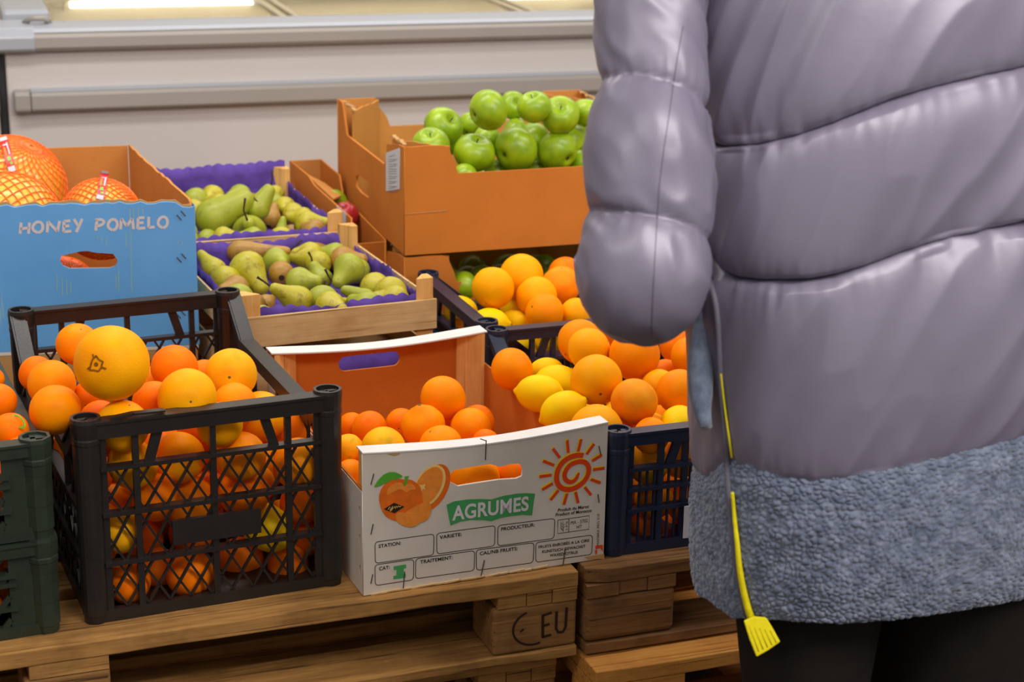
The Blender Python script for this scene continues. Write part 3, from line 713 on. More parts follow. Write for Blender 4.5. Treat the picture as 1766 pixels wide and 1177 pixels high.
# ---------------------------------------------------------------- apple trays
TR = Frame(-.224, 3.582, .232, 19.0); TL = Frame(-.224, 3.582, .0, 109.2)
TW, TD, TH = .60, .588, .2265
def tray(fr, label, lab=False):
    t = thing('cardboard_tray', fr, label, 'tray'); th = .005; m = M['card_dark']; mi = M['card']
    jag = lambda x: .0025*noise.noise(Vector((x*60, 1.3, 0)))
    ft = [(0, 0), (TW, 0), (TW, TH)]+[(TW-.094, TH-.002), (TW-.113, .168)]+[(.113, .166), (.106, .19), (.097, .21), (.094, TH-.004)]+[(x, TH+jag(x)) for x in (.08, .06, .04, .02)]+[(0, TH)]
    panel('front_wall', [ft], th, m, t, (0, th/2, 0))
    bt = [(0, 0), (TW, 0), (TW, TH), (TW-.094, TH), (TW-.113, .160), (.125, .158), (.118, .18), (.098, .205), (.09, TH), (0, TH)]
    panel('back_wall', [bt], th, mi, t, (0, TD-th/2, 0))
    hol = [TL.on(px, py) for px, py in ((613, 304), (618, 302), (635, 314), (637, 322), (635, 342), (622, 333), (613, 322))]
    hol = [(a, z-.232) for a, z in hol]
    sd = [(th+.001, 0), (TD-th-.001, 0), (TD-th-.001, TH), (TD-.05, TH), (TD-.09, .158), (.165, .158), (.146, .17), (.142, .205), (.05, .222), (th+.001, TH-.002)]
    panel('side_wall', [sd, hol], th, m, t, (th/2, 0, 0), (0, 1, 0))
    panel('side_wall', [sd, hol], th, m, t, (TW-th/2, 0, 0), (0, 1, 0))
    for x, y, sx, sy in ((th, th, 1, 1), (TW-th, th, -1, 1), (th, TD-th, 1, -1), (TW-th, TD-th, -1, -1)):
        mb = MB(); p0, p1 = Vector((x+sx*.090, y+sy*.001, 0)), Vector((x+sx*.001, y+sy*.115, 0)); n = 8; vs = []
        for i in range(n+1):
            p = p0.lerp(p1, i/n); tz = TH-.006+jag(i*.013)*2
            vs += [(p.x, p.y, .006), (p.x+sx*.003, p.y+sy*.003, .006), (p.x+sx*.003, p.y+sy*.003, tz), (p.x, p.y, tz)]
        fs = [(i*4+k, i*4+(k+1) % 4, i*4+4+(k+1) % 4, i*4+4+k) for i in range(n) for k in range(4)]
        mb.add(vs, fs+[(0, 1, 2, 3), (n*4+3, n*4+2, n*4+1, n*4)]).build('corner_fold', mi, t)
        mb = MB()
        for i in range(6):
            q = i/6; a = Vector((x+sx*.002, y+sy*(.02+.018*i), TH-.001)); c = a+Vector((sx*.003, sy*.022, .004*math.sin(i*2.2)))
            mb.bar(a, c, .008, .003, (0, 0, 1))
        mb.build('torn_edge', M['card_edge'], t)
    MB().box(th, TW-th, th, TD-th, .0, .005).build('base', mi, t)
    k = MB(); k.bar((.002, -.0012, .0875), (.09, -.0012, .090), .0012, .001); k.build('crease', M['card_edge'], t)
    if lab:
        o = panel('paper_label', [[(.036, .132), (.146, .104), (.146, .186), (.036, .218)]], .0006, M['paper'], t, (-.0006, 0, 0), (0, 1, 0))
        st = []
        for i in range(15): st.append((-.0012, .124, .186-.0052*i, .124-.05-.02*abs(math.sin(i*1.7)), 0))
        mb = MB()
        for x, ya, z, yb, _ in st: mb.bar((x, ya, z-.004), (x, yb, z+.010), .0010, .0003, (1, 0, 0))
        mb.build('small_print', M['faint_ink'], o)
    return t
tray(TR, 'brown cardboard tray heaped with green apples, upper of the two', True)
tray(Frame(-.224, 3.582, .0006, 19.0), 'brown cardboard tray underneath the heaped apple tray, mostly in shadow')

# ---------------------------------------------------------------- pear crates and their paper
def wood_crate(fr, w_, d_, bh, ph, label, group=None):
    t = thing('wooden_crate', fr, label, 'crate', group)
    for y in (.003, d_-.003): MB().box(0, w_, y-.003, y+.003, .003, bh).build('end_board', M['crate_wood'], t, bevel=.0008)
    for x in (.002, w_-.002): MB().box(x-.002, x+.002, .007, d_-.007, .003, bh-.003).build('side_board', M['crate_wood'], t)
    for x, y, sx, sy in ((.005, .007, 1, 1), (w_-.005, .007, -1, 1), (.005, d_-.007, 1, -1), (w_-.005, d_-.007, -1, -1)):
        pts = [(x, y), (x+sx*.034, y), (x+sx*.012, y+sy*.030), (x, y+sy*.030)]
        if sx*sy < 0: pts = pts[::-1]
        MB().quadbox(pts, 0, ph).build('corner_post', M['post_wood'], t, bevel=.001)
    MB().box(.004, w_-.004, .006, d_-.006, .003, .007).build('base', M['crate_wood'], t)
    return t
def liner(fr, w_, d_, z0, z1, label, seed, hang=0):
    """scalloped purple paper standing inside the walls"""
    e = .009; cs = [(e, e), (w_-e, e), (w_-e, d_-e), (e, d_-e)]; vs = []; fs = []; cols = 0
    rows = 5
    segs = []
    for i in range(4):
        a, b = Vector(cs[i]), Vector(cs[(i+1) % 4]); n = int((b-a).length/.0035)
        for k in range(n): segs.append((a.lerp(b, k/n), i, k))
    for p, i, k in segs:
        s = cols; cols += 1
        base = (z1[i]+.012*noise.noise(Vector((p.x*9+seed, p.y*9, seed))))
        sc = .0060*abs(math.sin(math.pi*k*.0035/.024+.9*noise.noise(Vector((p.x*14, p.y*14, seed)))))*(.75+.6*noise.noise(Vector((p.x*31, p.y*31, 4))))
        ctr = Vector((w_/2, d_/2)); inn = (ctr-p).normalized()
        for r_ in range(rows):
            f = r_/(rows-1); z = z0+(base-z0+sc*(1 if r_ == rows-1 else 0))*f
            q = p+inn*(.010*noise.noise(Vector((p.x*26+seed, p.y*26, z*30)))*(1 if r_ < rows-1 else .6)+.003+(.012 if r_ == 0 else 0))
            vs.append((q.x, q.y, z))
    n = cols
    for c in range(n):
        for r_ in range(rows-1): fs.append((c*rows+r_, ((c+1) % n)*rows+r_, ((c+1) % n)*rows+r_+1, c*rows+r_+1))
    fs.append(tuple(c*rows for c in range(n))[::-1])
    mb = MB(); mb.add(vs, fs); o = mb.build('paper_liner', M['purple'], None, smooth=True)
    o.matrix_world = fr.M; s = o.modifiers.new('thick', 'SOLIDIFY'); s.thickness = .0004
    return tag(o, label, 'paper liner')
P1 = Frame(-.482, 3.049, .19, 24.0); P2 = Frame(-.700, 3.524, .202, 21.0)
wood_crate(P1, .374, .472, .060, .100, 'pale wooden crate of pears right behind the printed citrus box')
wood_crate(P2, .374, .50, .060, .101, 'pale wooden crate of pears at the back, beside the blue box')
liner(P1, .374, .472, .009, (.066, .058, .078, .066), 'purple scalloped paper lining the front pear crate', 3)
liner(P2, .374, .50, .009, (.066, .066, .112, .095), 'purple scalloped paper lining the rear pear crate', 8)
g = 'crates hidden under the pear crates'
lbh = 'pale wooden crate hidden low in the stack underneath the pears'
c1 = wood_crate(Frame(-.482, 3.049, .095, 24.0), .374, .472, .060, .0945, lbh, g)
for fr in (Frame(-.482, 3.049, .0006, 24.0),): c = cp(c1); c.matrix_world = fr.M
c2 = wood_crate(Frame(-.700, 3.524, .1013, 21.0), .374, .50, .060, .1005, lbh, g)
c = cp(c2); c.matrix_world = Frame(-.700, 3.524, .0006, 21.0).M
# paper of the crate below, hanging over its front board behind the hand hole
q = MB(); n = 20; vs = []
for i in range(n+1):
    u = .10+.20*i/n
    for r_, (y, z) in enumerate(((-.010, .015), (-.008, .04), (-.006, .062), (.012, .064), (.016, .05))): vs.append((u, y+.002*math.sin(u*90+r_), z+.062*(r_ < 3)*0))
q.add(vs, [(i*5+k, i*5+k+1, i*5+6+k, i*5+5+k) for i in range(n) for k in range(4)])
o = q.build('paper_liner', M['purple'], None, smooth=True); o.matrix_world = Frame(-.482, 3.049, .095, 24.0).M
s = o.modifiers.new('thick', 'SOLIDIFY'); s.thickness = .0004
tag(o, 'purple paper seen through the hand hole of the printed citrus box', 'paper liner')

# ---------------------------------------------------------------- narrow cardboard box behind
CB = Frame(-.345, 3.692, .0006, 111.0)       # x runs back along the box, y to the left
cb = thing('cardboard_box', CB, 'narrow cardboard box with folded flaps between rear pears and apple trays', 'box')
L_, Wc, Hc = .53, .078, .300
panel('side_wall', [[(0, 0), (L_, 0), (L_, Hc), (.36, Hc), (.30, Hc-.012), (0, Hc-.018)]], .004, M['card_dark'], cb, (0, -.002, 0))
panel('side_wall', [[(0, 0), (L_, 0), (L_, Hc), (.36, Hc-.004), (.33, Hc-.05), (0, Hc-.07)]], .004, M['card_dark'], cb, (0, -Wc+.002, 0))
MB().box(0, .004, -Wc+.004, -.004, 0, Hc-.075).build('end_wall', M['card_dark'], cb)
MB().box(L_-.004, L_, -Wc+.004, -.004, 0, Hc).build('end_wall', M['card'], cb)
MB().box(.004, L_-.004, -Wc+.004, -.004, 0, .004).build('base', M['card'], cb)
k = MB(); k.add([(.16, -.006, Hc-.012), (.40, -.006, Hc-.004), (.36, -.040, Hc-.020), (.24, -.046, Hc-.024), (.16, -.006, Hc-.016), (.40, -.006, Hc-.008), (.36, -.040, Hc-.024), (.24, -.046, Hc-.028)],
              [(0, 1, 2, 3), (7, 6, 5, 4), (0, 4, 5, 1), (1, 5, 6, 2), (2, 6, 7, 3), (3, 7, 4, 0)]); k.build('flap', M['card'], cb)
o = MB().box(.035, .11, .0002, .0008, Hc-.085, Hc-.015).build('paper_label', M['paper'], cb)

# ---------------------------------------------------------------- honey pomelo box
PO = Frame(-.591, 3.241, .14, 11.0); WP, HP = .50, .277
th_ = R(113.5-11); sv = Vector((math.cos(th_), math.sin(th_), 0))
po = thing('pomelo_box', PO, 'bright blue printed cardboard box lettered HONEY POMELO with torn rim', 'box')
rg = random.Random(3)
tt = [(-.0, .268)]+[(-x, .2765+rg.uniform(-.003, .003)-(.010 if x < .03 else 0)) for x in [k*.0125+.01 for k in range(39)]]+[(-WP, .277)]
ph = [(u, z) for u, z in (PO.on(px, py) for px, py in ((103, 450), (106, 442), (120, 438), (138, 434), (150, 433), (165, 436), (195, 438), (203, 449), (200, 459), (190, 463), (120, 464), (108, 459)))]
pf = panel('front_wall', [[(-WP, 0), (0, 0)]+tt, ph], .005, M['blue_card'], po, (0, .0025, 0))
panel('front_lining', [[(-WP, 0.002), (-.006, 0.002)]+[(u-.006 if u > -.01 else u, v+.0025+rg.uniform(-.002, .0035)) for u, v in tt], ph], .003, M['card_edge'], pf, (0, .0068, 0))
DP = .56
for base, nm in ((Vector((0, 0, 0)), 'side_wall'), (Vector((-WP, 0, 0)), 'side_wall')):
    tp = [(DP*k/24, HP+rg.uniform(-.002, .002)) for k in range(24, -1, -1)]
    s_ = panel(nm, [[(0.012, 0), (DP, 0)]+tp[:-1]+[(.012, HP-.004)]], .005, M['card'], po, base+Vector((-.004 if base.x == 0 else .004, 0, 0)), sv)
    if base.x == 0: panel('blue_facing', [[(0.001, 0), (DP, 0), (DP, HP-.002), (.001, HP-.006)]], .0008, M['blue_card'], s_, base+Vector((0, 0, 0)), sv)
bo = sv*DP; panel('back_wall', [[(-WP+.008, 0), (-.008, 0), (-.008, HP), (-.25, HP-.003), (-WP+.008, HP-.006)]], .005, M['card'], po, bo)
bs = MB(); e1 = sv*(DP-.006); bs.quadbox([(-WP+.006, .01), (-.006, .01), (-.006+e1.x, e1.y), (-WP+.006+e1.x, e1.y)], 0, .004); bs.build('base', M['card'], po)
pst = MB()
for px, py in ((309, 375), (316, 368), (309, 448), (317, 442)):
    u, z = PO.on(px, py); pst.bar((u-.004, -.001, z+.005), (u+.004, -.001, z-.005), .0016, .0014)
for px, py in ((308, 545), (316, 540)):
    u, z = PO.on(px, py); pst.bar((u-.004, -.001, z+.005), (u+.004, -.001, z-.005), .0016, .0014)
pst.build('staples', M['steel'], pf)
FP = lambda u, v, n: Vector((u, -n, v))
LET = {'H': [[(.1, 0), (.2, 1)], [(.85, 0), (.95, 1)], [(.12, .42), (.9, .55)]], 'O': [[(.5, 0), (.12, .2), (.08, .6), (.4, .98), (.8, .92), (.95, .5), (.8, .1), (.5, 0)]],
       'N': [[(.1, 0), (.15, .95)], [(.15, .95), (.8, .08)], [(.8, .08), (.95, 1)]], 'E': [[(.15, 0), (.2, .95)], [(.2, .95), (.85, 1)], [(.17, .5), (.75, .55)], [(.15, .02), (.95, .08)]],
       'Y': [[(.05, .98), (.48, .5)], [(.95, 1), (.3, 0)]], 'P': [[(.12, 0), (.22, .95)], [(.05, .9), (.6, 1), (.92, .78), (.7, .5), (.2, .38)]],
       'M': [[(.05, 0), (.12, .95)], [(.12, .95), (.5, .3)], [(.5, .3), (.88, .98)], [(.88, .98), (.98, .02)]], 'L': [[(.2, 1), (.18, .05)], [(.18, .05), (.95, .1)]]}
st = []
for ch, xl, xr, yb, yt in (('H', 165, 262, 320, 222), ('O', 275, 382, 310, 212), ('N', 398, 525, 308, 208), ('E', 540, 625, 304, 206), ('Y', 640, 720, 306, 190),
                           ('P', 822, 918, 292, 192), ('O', 930, 1030, 288, 190), ('M', 1042, 1165, 282, 184), ('E', 1185, 1270, 276, 178), ('L', 1280, 1350, 270, 172), ('O', 1366, 1466, 268, 168)):
    for s_ in LET[ch]:
        pts = smooth([(xl+(xr-xl)*x, yb+(yt-yb)*y) for x, y in s_], 2 if len(s_) > 3 else 0, False) if len(s_) > 3 else [(xl+(xr-xl)*x, yb+(yt-yb)*y) for x, y in s_]
        st.append(([PO.on(x/5.046, 340+y/5.046) for x, y in pts], .0052))
strips('lettering', st, M['letter_white'], pf, FP, .0006)
sc_ = []
for x, ya, yb in ((1130, 105, 300), (1137, 300, 560), (1143, 560, 825), (1162, 95, 180), (1203, 92, 190), (1242, 98, 150), (850, 335, 370), (885, 345, 385), (925, 350, 425), (495, 665, 815), (540, 705, 855), (580, 720, 855), (1032, 635, 825), (1010, 680, 800), (1095, 310, 440), (615, 740, 840), (1550, 380, 420), (1582, 380, 420)):
    sc_.append(([PO.on(x/5.046, 340+ya/5.046), PO.on((x+2)/5.046, 340+yb/5.046)], .0011))
strips('scratches', sc_, plain('pale_scratch', srgb(172, 205, 180), .7, .2, .2, 300), pf, FP, .0004)
# plain box carrying it
ub = thing('cardboard_box', Frame(-.591, 3.241, .0006, 11.0), 'plain cardboard box under the blue pomelo box, seen through black lattice', 'box')
k = MB(); e1 = sv*DP; k.quadbox([(-WP, .0), (-.003, .0), (-.003+e1.x, e1.y), (-WP+e1.x, e1.y)], 0, .132); k.build('body', M['card_edge'], ub, bevel=.002)
k = MB(); k.quadbox([(-WP, -.001), (-.002, -.001), (-.002+e1.x*.4, e1.y*.4), (-WP+e1.x*.4, e1.y*.4)], .1325, .1385); k.build('flap', M['white_strip'], ub)

# ---------------------------------------------------------------- fruit meshes (unit radius)
def sphere_mesh(name, m, fn, nu=40, nv=26):
    vs = []; fs = []
    for j in range(1, nv):
        ph = math.pi*j/nv
        for i in range(nu):
            t = 2*math.pi*i/nu; vs.append(tuple(fn(Vector((math.sin(ph)*math.cos(t), math.sin(ph)*math.sin(t), math.cos(ph))), ph)))
    top = len(vs); vs.append(tuple(fn(Vector((0, 0, 1)), 0))); vs.append(tuple(fn(Vector((0, 0, -1)), math.pi)))
    for j in range(nv-2):
        for i in range(nu): fs.append((j*nu+i, (j+1)*nu+i, (j+1)*nu+(i+1) % nu, j*nu+(i+1) % nu))
    for i in range(nu): fs.append((top, i, (i+1) % nu)); fs.append((top+1, (nv-2)*nu+(i+1) % nu, (nv-2)*nu+i))
    mb = MB(); mb.add(vs, fs); return mb.mesh(name, m, True)
def f_orange(seed):
    def f(p, ph):
        k = 1+.022*noise.noise(p*1.3+Vector((seed, 0, 0)))
        k -= .045*math.exp(-(ph/.22)**2)
        return Vector((p.x*k, p.y*k, p.z*k*.965))
    return f
def f_lemon(p, ph):
    k = .86+.02*noise.noise(p*1.6); r = Vector((p.x*k, p.y*k, p.z*1.10))
    for a in (ph, math.pi-ph):
        r.z += .16*math.exp(-(a/.20)**2)*(1 if p.z > 0 else -1)
    return r
def f_apple(seed):
    def f(p, ph):
        lob = 1+.022*math.cos(5*math.atan2(p.y, p.x))*(1-math.cos(ph))*.5+.02*noise.noise(p*1.1+Vector((seed, 3, 0)))
        rr = math.sin(ph)*lob*(1.0+.05*math.cos(ph)); z = math.cos(ph)*.90
        z -= .34*math.exp(-(ph/.30)**2); z += .20*math.exp(-((math.pi-ph)/.24)**2)
        return Vector((math.cos(math.atan2(p.y, p.x))*rr, math.sin(math.atan2(p.y, p.x))*rr, z))
    return f
def f_lumpy(p, ph):      # orange with a raised neck
    k = 1+.035*noise.noise(p*2.0); z = p.z*k*.95+.16*math.exp(-(ph/.30)**2)
    return Vector((p.x*k, p.y*k, z))
MESH = {}
for nm in ('orange', 'deep_orange', 'pale_orange', 'amber', 'spotted'):
    MESH[nm] = [sphere_mesh(nm, M[nm], f_orange(s*7.7)) for s in range(2)]
MESH['navel'] = [sphere_mesh('navel', M['navel'], f_orange(3.3), 64, 40)]
MESH['lemon'] = [sphere_mesh('lemon', M['lemon'], f_lemon)]
MESH['lumpy'] = [sphere_mesh('lumpy', M['orange'], f_lumpy)]
MESH['apple'] = [sphere_mesh('apple', M['apple'], f_apple(s*5.1)) for s in range(3)]
red_apple = plain('red_apple_skin', srgb(190, 40, 48), .3, .5, .3, 3)
MESH['red_apple'] = [sphere_mesh('red_apple', red_apple, f_apple(2))]
mb = MB(); mb.lathe([(.0, .0), (.085, .0), (.075, .02), (.03, .035), (.0, .03)], 8, False); BUT = mb.mesh('stem_button', M['stem_green'], True)
mb = MB()
for k in range(9):
    a, b = 2*math.pi*k/9, 2*math.pi*(k+1)/9; w1, w2 = .20+.05*math.sin(k*2.4), .20+.05*math.sin((k+1)*2.4)
    mb.bar((w1*math.cos(a)*.8, w1*math.sin(a), .0), (w2*math.cos(b)*.8, w2*math.sin(b), .0), .035, .03, (0, 0, 1))
mb.bar((.16, 0, 0), (.30, .02, -.01), .04, .03, (0, 0, 1)); mb.bar((-.14, .12, 0), (-.2, .2, -.01), .03, .03, (0, 0, 1)); mb.bar((-.13, -.14, 0), (-.17, -.22, -.01), .03, .03, (0, 0, 1))
mb.lathe([(.0, .015), (.05, .012), (.06, .0)], 8, False); SCAR = mb.mesh('navel_scar', M['scar'])
mb = MB(); mb.tube([(0, 0, .52), (.01, 0, .66), (.05, .02, .82)], [.03, .025, .035], 6); ASTEM = mb.mesh('stem', M['stem'], True)
mb = MB()
for k in range(5):
    a = 2*math.pi*k/5; mb.bar((.02*math.cos(a), .02*math.sin(a), -.70), (.10*math.cos(a), .10*math.sin(a), -.76), .05, .012, (0, 0, 1))
CAL = mb.mesh('calyx', M['stem'])
fwd = Vector((0, math.cos(R(PITCH)), -math.sin(R(PITCH)))); rightv = Vector((1, 0, 0)); upv = Vector((0, math.sin(R(PITCH)), math.cos(R(PITCH))))
PLURAL = {'orange': 'orange', 'lemon': 'lemon', 'apple': 'apple'}
def put_fruit(kind, c, rad, label, group, face=None, calyx=False, tilt=None, stick=False):
    ms = MESH[kind]; me = ms[rnd.randrange(len(ms))]
    base = 'green_apple' if kind == 'apple' else 'red_apple' if kind == 'red_apple' else 'lemon' if kind == 'lemon' else 'orange'
    o = meshobj(base, me); o.location = c; o.scale = (rad,)*3
    if face is not None:
        dx, dy = face; q = max(0, 1-dx*dx-dy*dy); d = rightv*dx-upv*dy-fwd*math.sqrt(q)
    elif kind == 'lemon' and tilt is not None:
        d = rightv*math.cos(R(tilt))-upv*math.sin(R(tilt))*.9-fwd*.25
    else: d = Vector((rnd.uniform(-1, 1), rnd.uniform(-.2, 1), rnd.uniform(-.3, .9)))
    z = Vector((0, 0, -1)) if calyx else Vector((0, 0, 1))
    o.rotation_euler = (z.rotation_difference(d.normalized()) @ Quaternion((0, 0, 1), rnd.uniform(0, 6))).to_euler()
    cat = 'apple' if 'apple' in kind else 'lemon' if kind == 'lemon' else 'orange'
    tag(o, label, cat, group)
    if 'apple' in kind:
        meshobj('stem', ASTEM, o); meshobj('calyx', CAL, o)
    elif kind == 'navel':
        s = meshobj('navel_scar', SCAR, o); s.location = (0, 0, .945)
    elif kind == 'lumpy': s = meshobj('stem_button', BUT, o); s.location = (0, 0, 1.09)
    elif kind == 'lemon': s = meshobj('stem_button', BUT, o); s.location = (0, 0, 1.24); s.scale = (.8, .8, .8)
    else:
        s = meshobj('stem_button', BUT, o); s.location = (0, 0, .90)
    return o
def solve(fr, wd, dp, items, iters=500, mg=.019, xc=False):
    """items: dict(px,py,r,z|b) -> camera depth t so that neighbours touch instead of sinking into each other"""
    n = len(items); D = [ray(i['px'], i['py']) for i in items]; T0 = []
    for i, d in zip(items, D):
        if 'b' in i: T0.append((i['b']-(CAMP-fr.o).dot(fr.ey))/d.dot(fr.ey))
        else: T0.append((i['z']-HC)/d.z)
    T = list(T0); k = .985
    for it in range(iters):
        mv = [0.0]*n
        for a in range(n):
            for b in range(a+1, n):
                pa, pb = CAMP+D[a]*T[a], CAMP+D[b]*T[b]; ra, rb = items[a]['r']*T[a]/F_PX, items[b]['r']*T[b]/F_PX
                ov = (ra+rb)*k-(pa-pb).length
                if ov > 0:
                    s = 1 if (T[a]-T[b]+1e-4*(items[b]['py']-items[a]['py'])) > 0 else -1
                    mv[a] += s*ov*.3; mv[b] -= s*ov*.3
        for a in range(n):
            T[a] += max(-.01, min(.01, mv[a]))+(T0[a]-T[a])*.004
            rr = items[a]['r']*T[a]/F_PX; m = rr+mg
            y = fr.loc(CAMP+D[a]*T[a]).y; dyt = D[a].dot(fr.ey)
            x = fr.loc(CAMP+D[a]*T[a]).x; dxt = D[a].dot(fr.ex)
            if xc and abs(dxt) > .06:
                if x < m: T[a] = min(T0[a]+.14, max(T0[a]-.14, T[a]+.5*(m-x)/dxt))
                elif x > wd-m: T[a] = min(T0[a]+.10, max(T0[a]-.10, T[a]-.5*(x-wd+m)/dxt))
            if y < m: T[a] += (m-y)/dyt
            elif y > dp-m: T[a] -= (y-dp+m)/dyt
    return [(CAMP+D[a]*T[a], items[a]['r']*T[a]/F_PX, T[a]) for a in range(n)]
def fill(fr, wd, dp, z0, z1, rad, placed, kinds, label, group, cap=99, xr=None, tri=False, occ=.93):
    out = []; base = fr.o.z
    P = [(p, r_, t) for p, r_, t in placed]; lay = 0; z = z0+rad
    while z < z1 and len(out) < cap:
        row = 0; y = rad*1.15+.008+(rad*.55 if lay % 2 else 0)
        while y < dp-rad-.008:
            x = rad*1.15+.008+(rad if (row+lay) % 2 else 0)
            while x < wd-rad-.008:
                rr = rad*rnd.uniform(.93, 1.0); q = Vector((x+rnd.uniform(-.002, .002), y+rnd.uniform(-.002, .002), z+rnd.uniform(-.002, .002)))
                c = fr.w(q.x, q.y, z+0) ; c.z = base+q.z
                ok = (xr is None or xr[0] < x < xr[1])
                ex_, ey_ = min(x, wd-x), min(y, dp-y)
                if tri and ex_/.095+ey_/.12 < 1+rad*13.5: ok = False
                if not tri and math.hypot(ex_-.021, ey_-.021) < rad+.026: ok = False
                if ok:
                    pc = proj(c); tc_ = (c-CAMP).dot(fwd); rp = rr*F_PX/tc_
                    for p, r_, t in P:
                        if (p-c).length < (r_+rr)*.965: ok = False; break
                        if t is not None and tc_ < t-.01:
                            pp = proj(p); rj = r_*F_PX/t
                            if math.hypot(pp[0]-pc[0], pp[1]-pc[1]) < (rp+rj)*occ: ok = False; break
                if ok:
                    out.append((c, rr)); P.append((c, rr, None))
                x += rad*2.04
            y += rad*1.76; row += 1
        z += rad*1.66; lay += 1
    for c, rr in out[:cap]:
        put_fruit(kinds[rnd.randrange(len(kinds))], c, rr, label, group)
    return out
O, D_, Pq, A_, S_, L = 'orange', 'deep_orange', 'pale_orange', 'amber', 'spotted', 'lemon'
def load(fr, wd, dp, rows, group, xc=False):
    items = []
    for r_ in rows:
        it = dict(px=r_[0], py=r_[1], r=r_[2]); it['b' if r_[4] < 0 else 'z'] = abs(r_[4]); items.append(it)
    pl = solve(fr, wd, dp, items, xc=xc)
    for r_, (p, rad, t) in zip(rows, pl):
        ex = r_[6] if len(r_) > 6 else {}
        o = put_fruit(r_[3], p, rad, r_[5], group, **ex)
    return pl
BLK = [
 (193, 627, 65, 'navel', .375, 'huge pale navel orange with a dark navel scar, topmost in the black crate', dict(face=(-.22, .02))),
 (134, 594, 37, O, .335, 'orange half hidden behind the left shoulder of the huge navel orange', dict(face=(.3, -.75))),
 (64, 646, 32, D_, .29, 'deep orange against the far left rim of the black crate'),
 (89, 663, 42, O, .30, 'wide orange left of the huge navel orange in the black crate'),
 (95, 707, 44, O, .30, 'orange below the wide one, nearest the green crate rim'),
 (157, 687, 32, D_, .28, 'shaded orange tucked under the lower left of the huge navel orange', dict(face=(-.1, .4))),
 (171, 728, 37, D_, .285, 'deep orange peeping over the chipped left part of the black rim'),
 (211, 735, 46, Pq, .29, 'pale orange with faint ring mark above the chipped black rim', dict(face=(.35, -.85))),
 (301, 635, 41, D_, .305, 'reddish orange at the back centre under the blue box'),
 (262, 662, 30, O, .28, 'small sliver of orange right beside the navel orange, below the reddish one'),
 (266, 694, 38, D_, .285, 'orange wedged between the navel orange and the big smooth central orange'),
 (323, 687, 51, Pq, .30, 'big smooth orange in the centre of the black crate', dict(face=(.3, .1))),
 (398, 646, 45, 'amber', .325, 'yellowish orange with a small brown spot at the back right of the black crate', dict(face=(.1, .1))),
 (352, 650, 30, D_, .275, 'narrow glimpse of orange left of the yellowish back right orange'),
 (404, 698, 38, O, .285, 'orange below the yellowish back right orange in the black crate'),
 (379, 668, 30, O, .262, 'orange squeezed between the big smooth central one and the yellowish one'),
 (379, 733, 40, Pq, .285, 'orange rising just above the middle of the black front rim'),
 (450, 718, 44, Pq, .285, 'orange near the right front inside corner of the black crate'),
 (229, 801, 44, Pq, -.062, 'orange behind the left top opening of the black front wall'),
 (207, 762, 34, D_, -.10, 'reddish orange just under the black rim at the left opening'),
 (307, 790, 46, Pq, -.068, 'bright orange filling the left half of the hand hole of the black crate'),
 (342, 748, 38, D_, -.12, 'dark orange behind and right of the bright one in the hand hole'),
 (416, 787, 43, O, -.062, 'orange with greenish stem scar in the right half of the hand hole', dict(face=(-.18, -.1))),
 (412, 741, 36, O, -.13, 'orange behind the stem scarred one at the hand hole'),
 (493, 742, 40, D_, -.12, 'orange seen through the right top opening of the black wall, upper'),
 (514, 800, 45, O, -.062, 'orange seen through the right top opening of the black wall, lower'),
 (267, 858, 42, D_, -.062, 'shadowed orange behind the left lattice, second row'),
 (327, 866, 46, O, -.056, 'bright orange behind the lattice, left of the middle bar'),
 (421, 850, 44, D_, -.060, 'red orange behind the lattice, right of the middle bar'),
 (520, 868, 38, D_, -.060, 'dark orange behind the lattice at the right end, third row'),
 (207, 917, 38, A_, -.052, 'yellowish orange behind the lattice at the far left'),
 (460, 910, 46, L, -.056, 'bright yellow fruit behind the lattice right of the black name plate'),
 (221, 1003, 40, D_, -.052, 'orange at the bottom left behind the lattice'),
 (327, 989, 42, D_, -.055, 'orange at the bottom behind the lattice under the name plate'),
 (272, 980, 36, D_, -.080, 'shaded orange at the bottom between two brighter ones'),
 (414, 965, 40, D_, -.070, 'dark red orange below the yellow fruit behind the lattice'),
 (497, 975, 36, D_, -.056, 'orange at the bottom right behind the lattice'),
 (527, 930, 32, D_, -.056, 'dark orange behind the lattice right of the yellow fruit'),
]
p_ = load(BK, .395, .61, BLK, 'oranges in the black crate')
fill(BK, .395, .61, .008, .27, .036, p_, [O, D_], 'orange buried low in the black crate', 'buried oranges of the black crate', 70)
GRN = [
 (-2, 693, 31, D_, .285, 'mandarin at the photo edge, middle of the green crate heap'),
 (18, 743, 32, D_, .285, 'mandarin with a green edged sticker in the upper green crate'),
 (36, 782, 30, D_, .265, 'mandarin just above the green front rim'),
 (-14, 655, 22, D_, .285, 'red mandarin highest at the photo edge in the green crate'),
 (-16, 760, 26, O, .27, 'mandarin cut by the photo edge just above the green rim'),
]
gp = load(G2, .4, .6, GRN, 'mandarins in the upper green crate')
st_ = [o for o in bpy.data.objects if o.get('label', '').startswith('mandarin with a green')][0]
stm = MB(); stm.lathe([(.30, .0), (.34, .02), (.30, .04), (.24, .03)], 16, False); s1 = stm.mesh('sticker', M['label_green'])
s1 = meshobj('sticker', s1); s1.location = at_z(39, 722, .305); s1.location = gp[1][0]+(rightv*.62+upv*.52-fwd*.62).normalized()*gp[1][1]*1.0
s1.scale = (.045, .022, .03); s1.rotation_euler = (R(60), R(20), R(-40)); w_m = s1.matrix_basis.copy(); s1.parent = st_; bpy.context.view_layer.update(); s1.matrix_parent_inverse = st_.matrix_world.inverted()
fill(G2, .4, .6, .008, .10, .031, gp, [D_], 'mandarin lying lower in the upper green crate', 'buried mandarins of the upper green crate', 40)
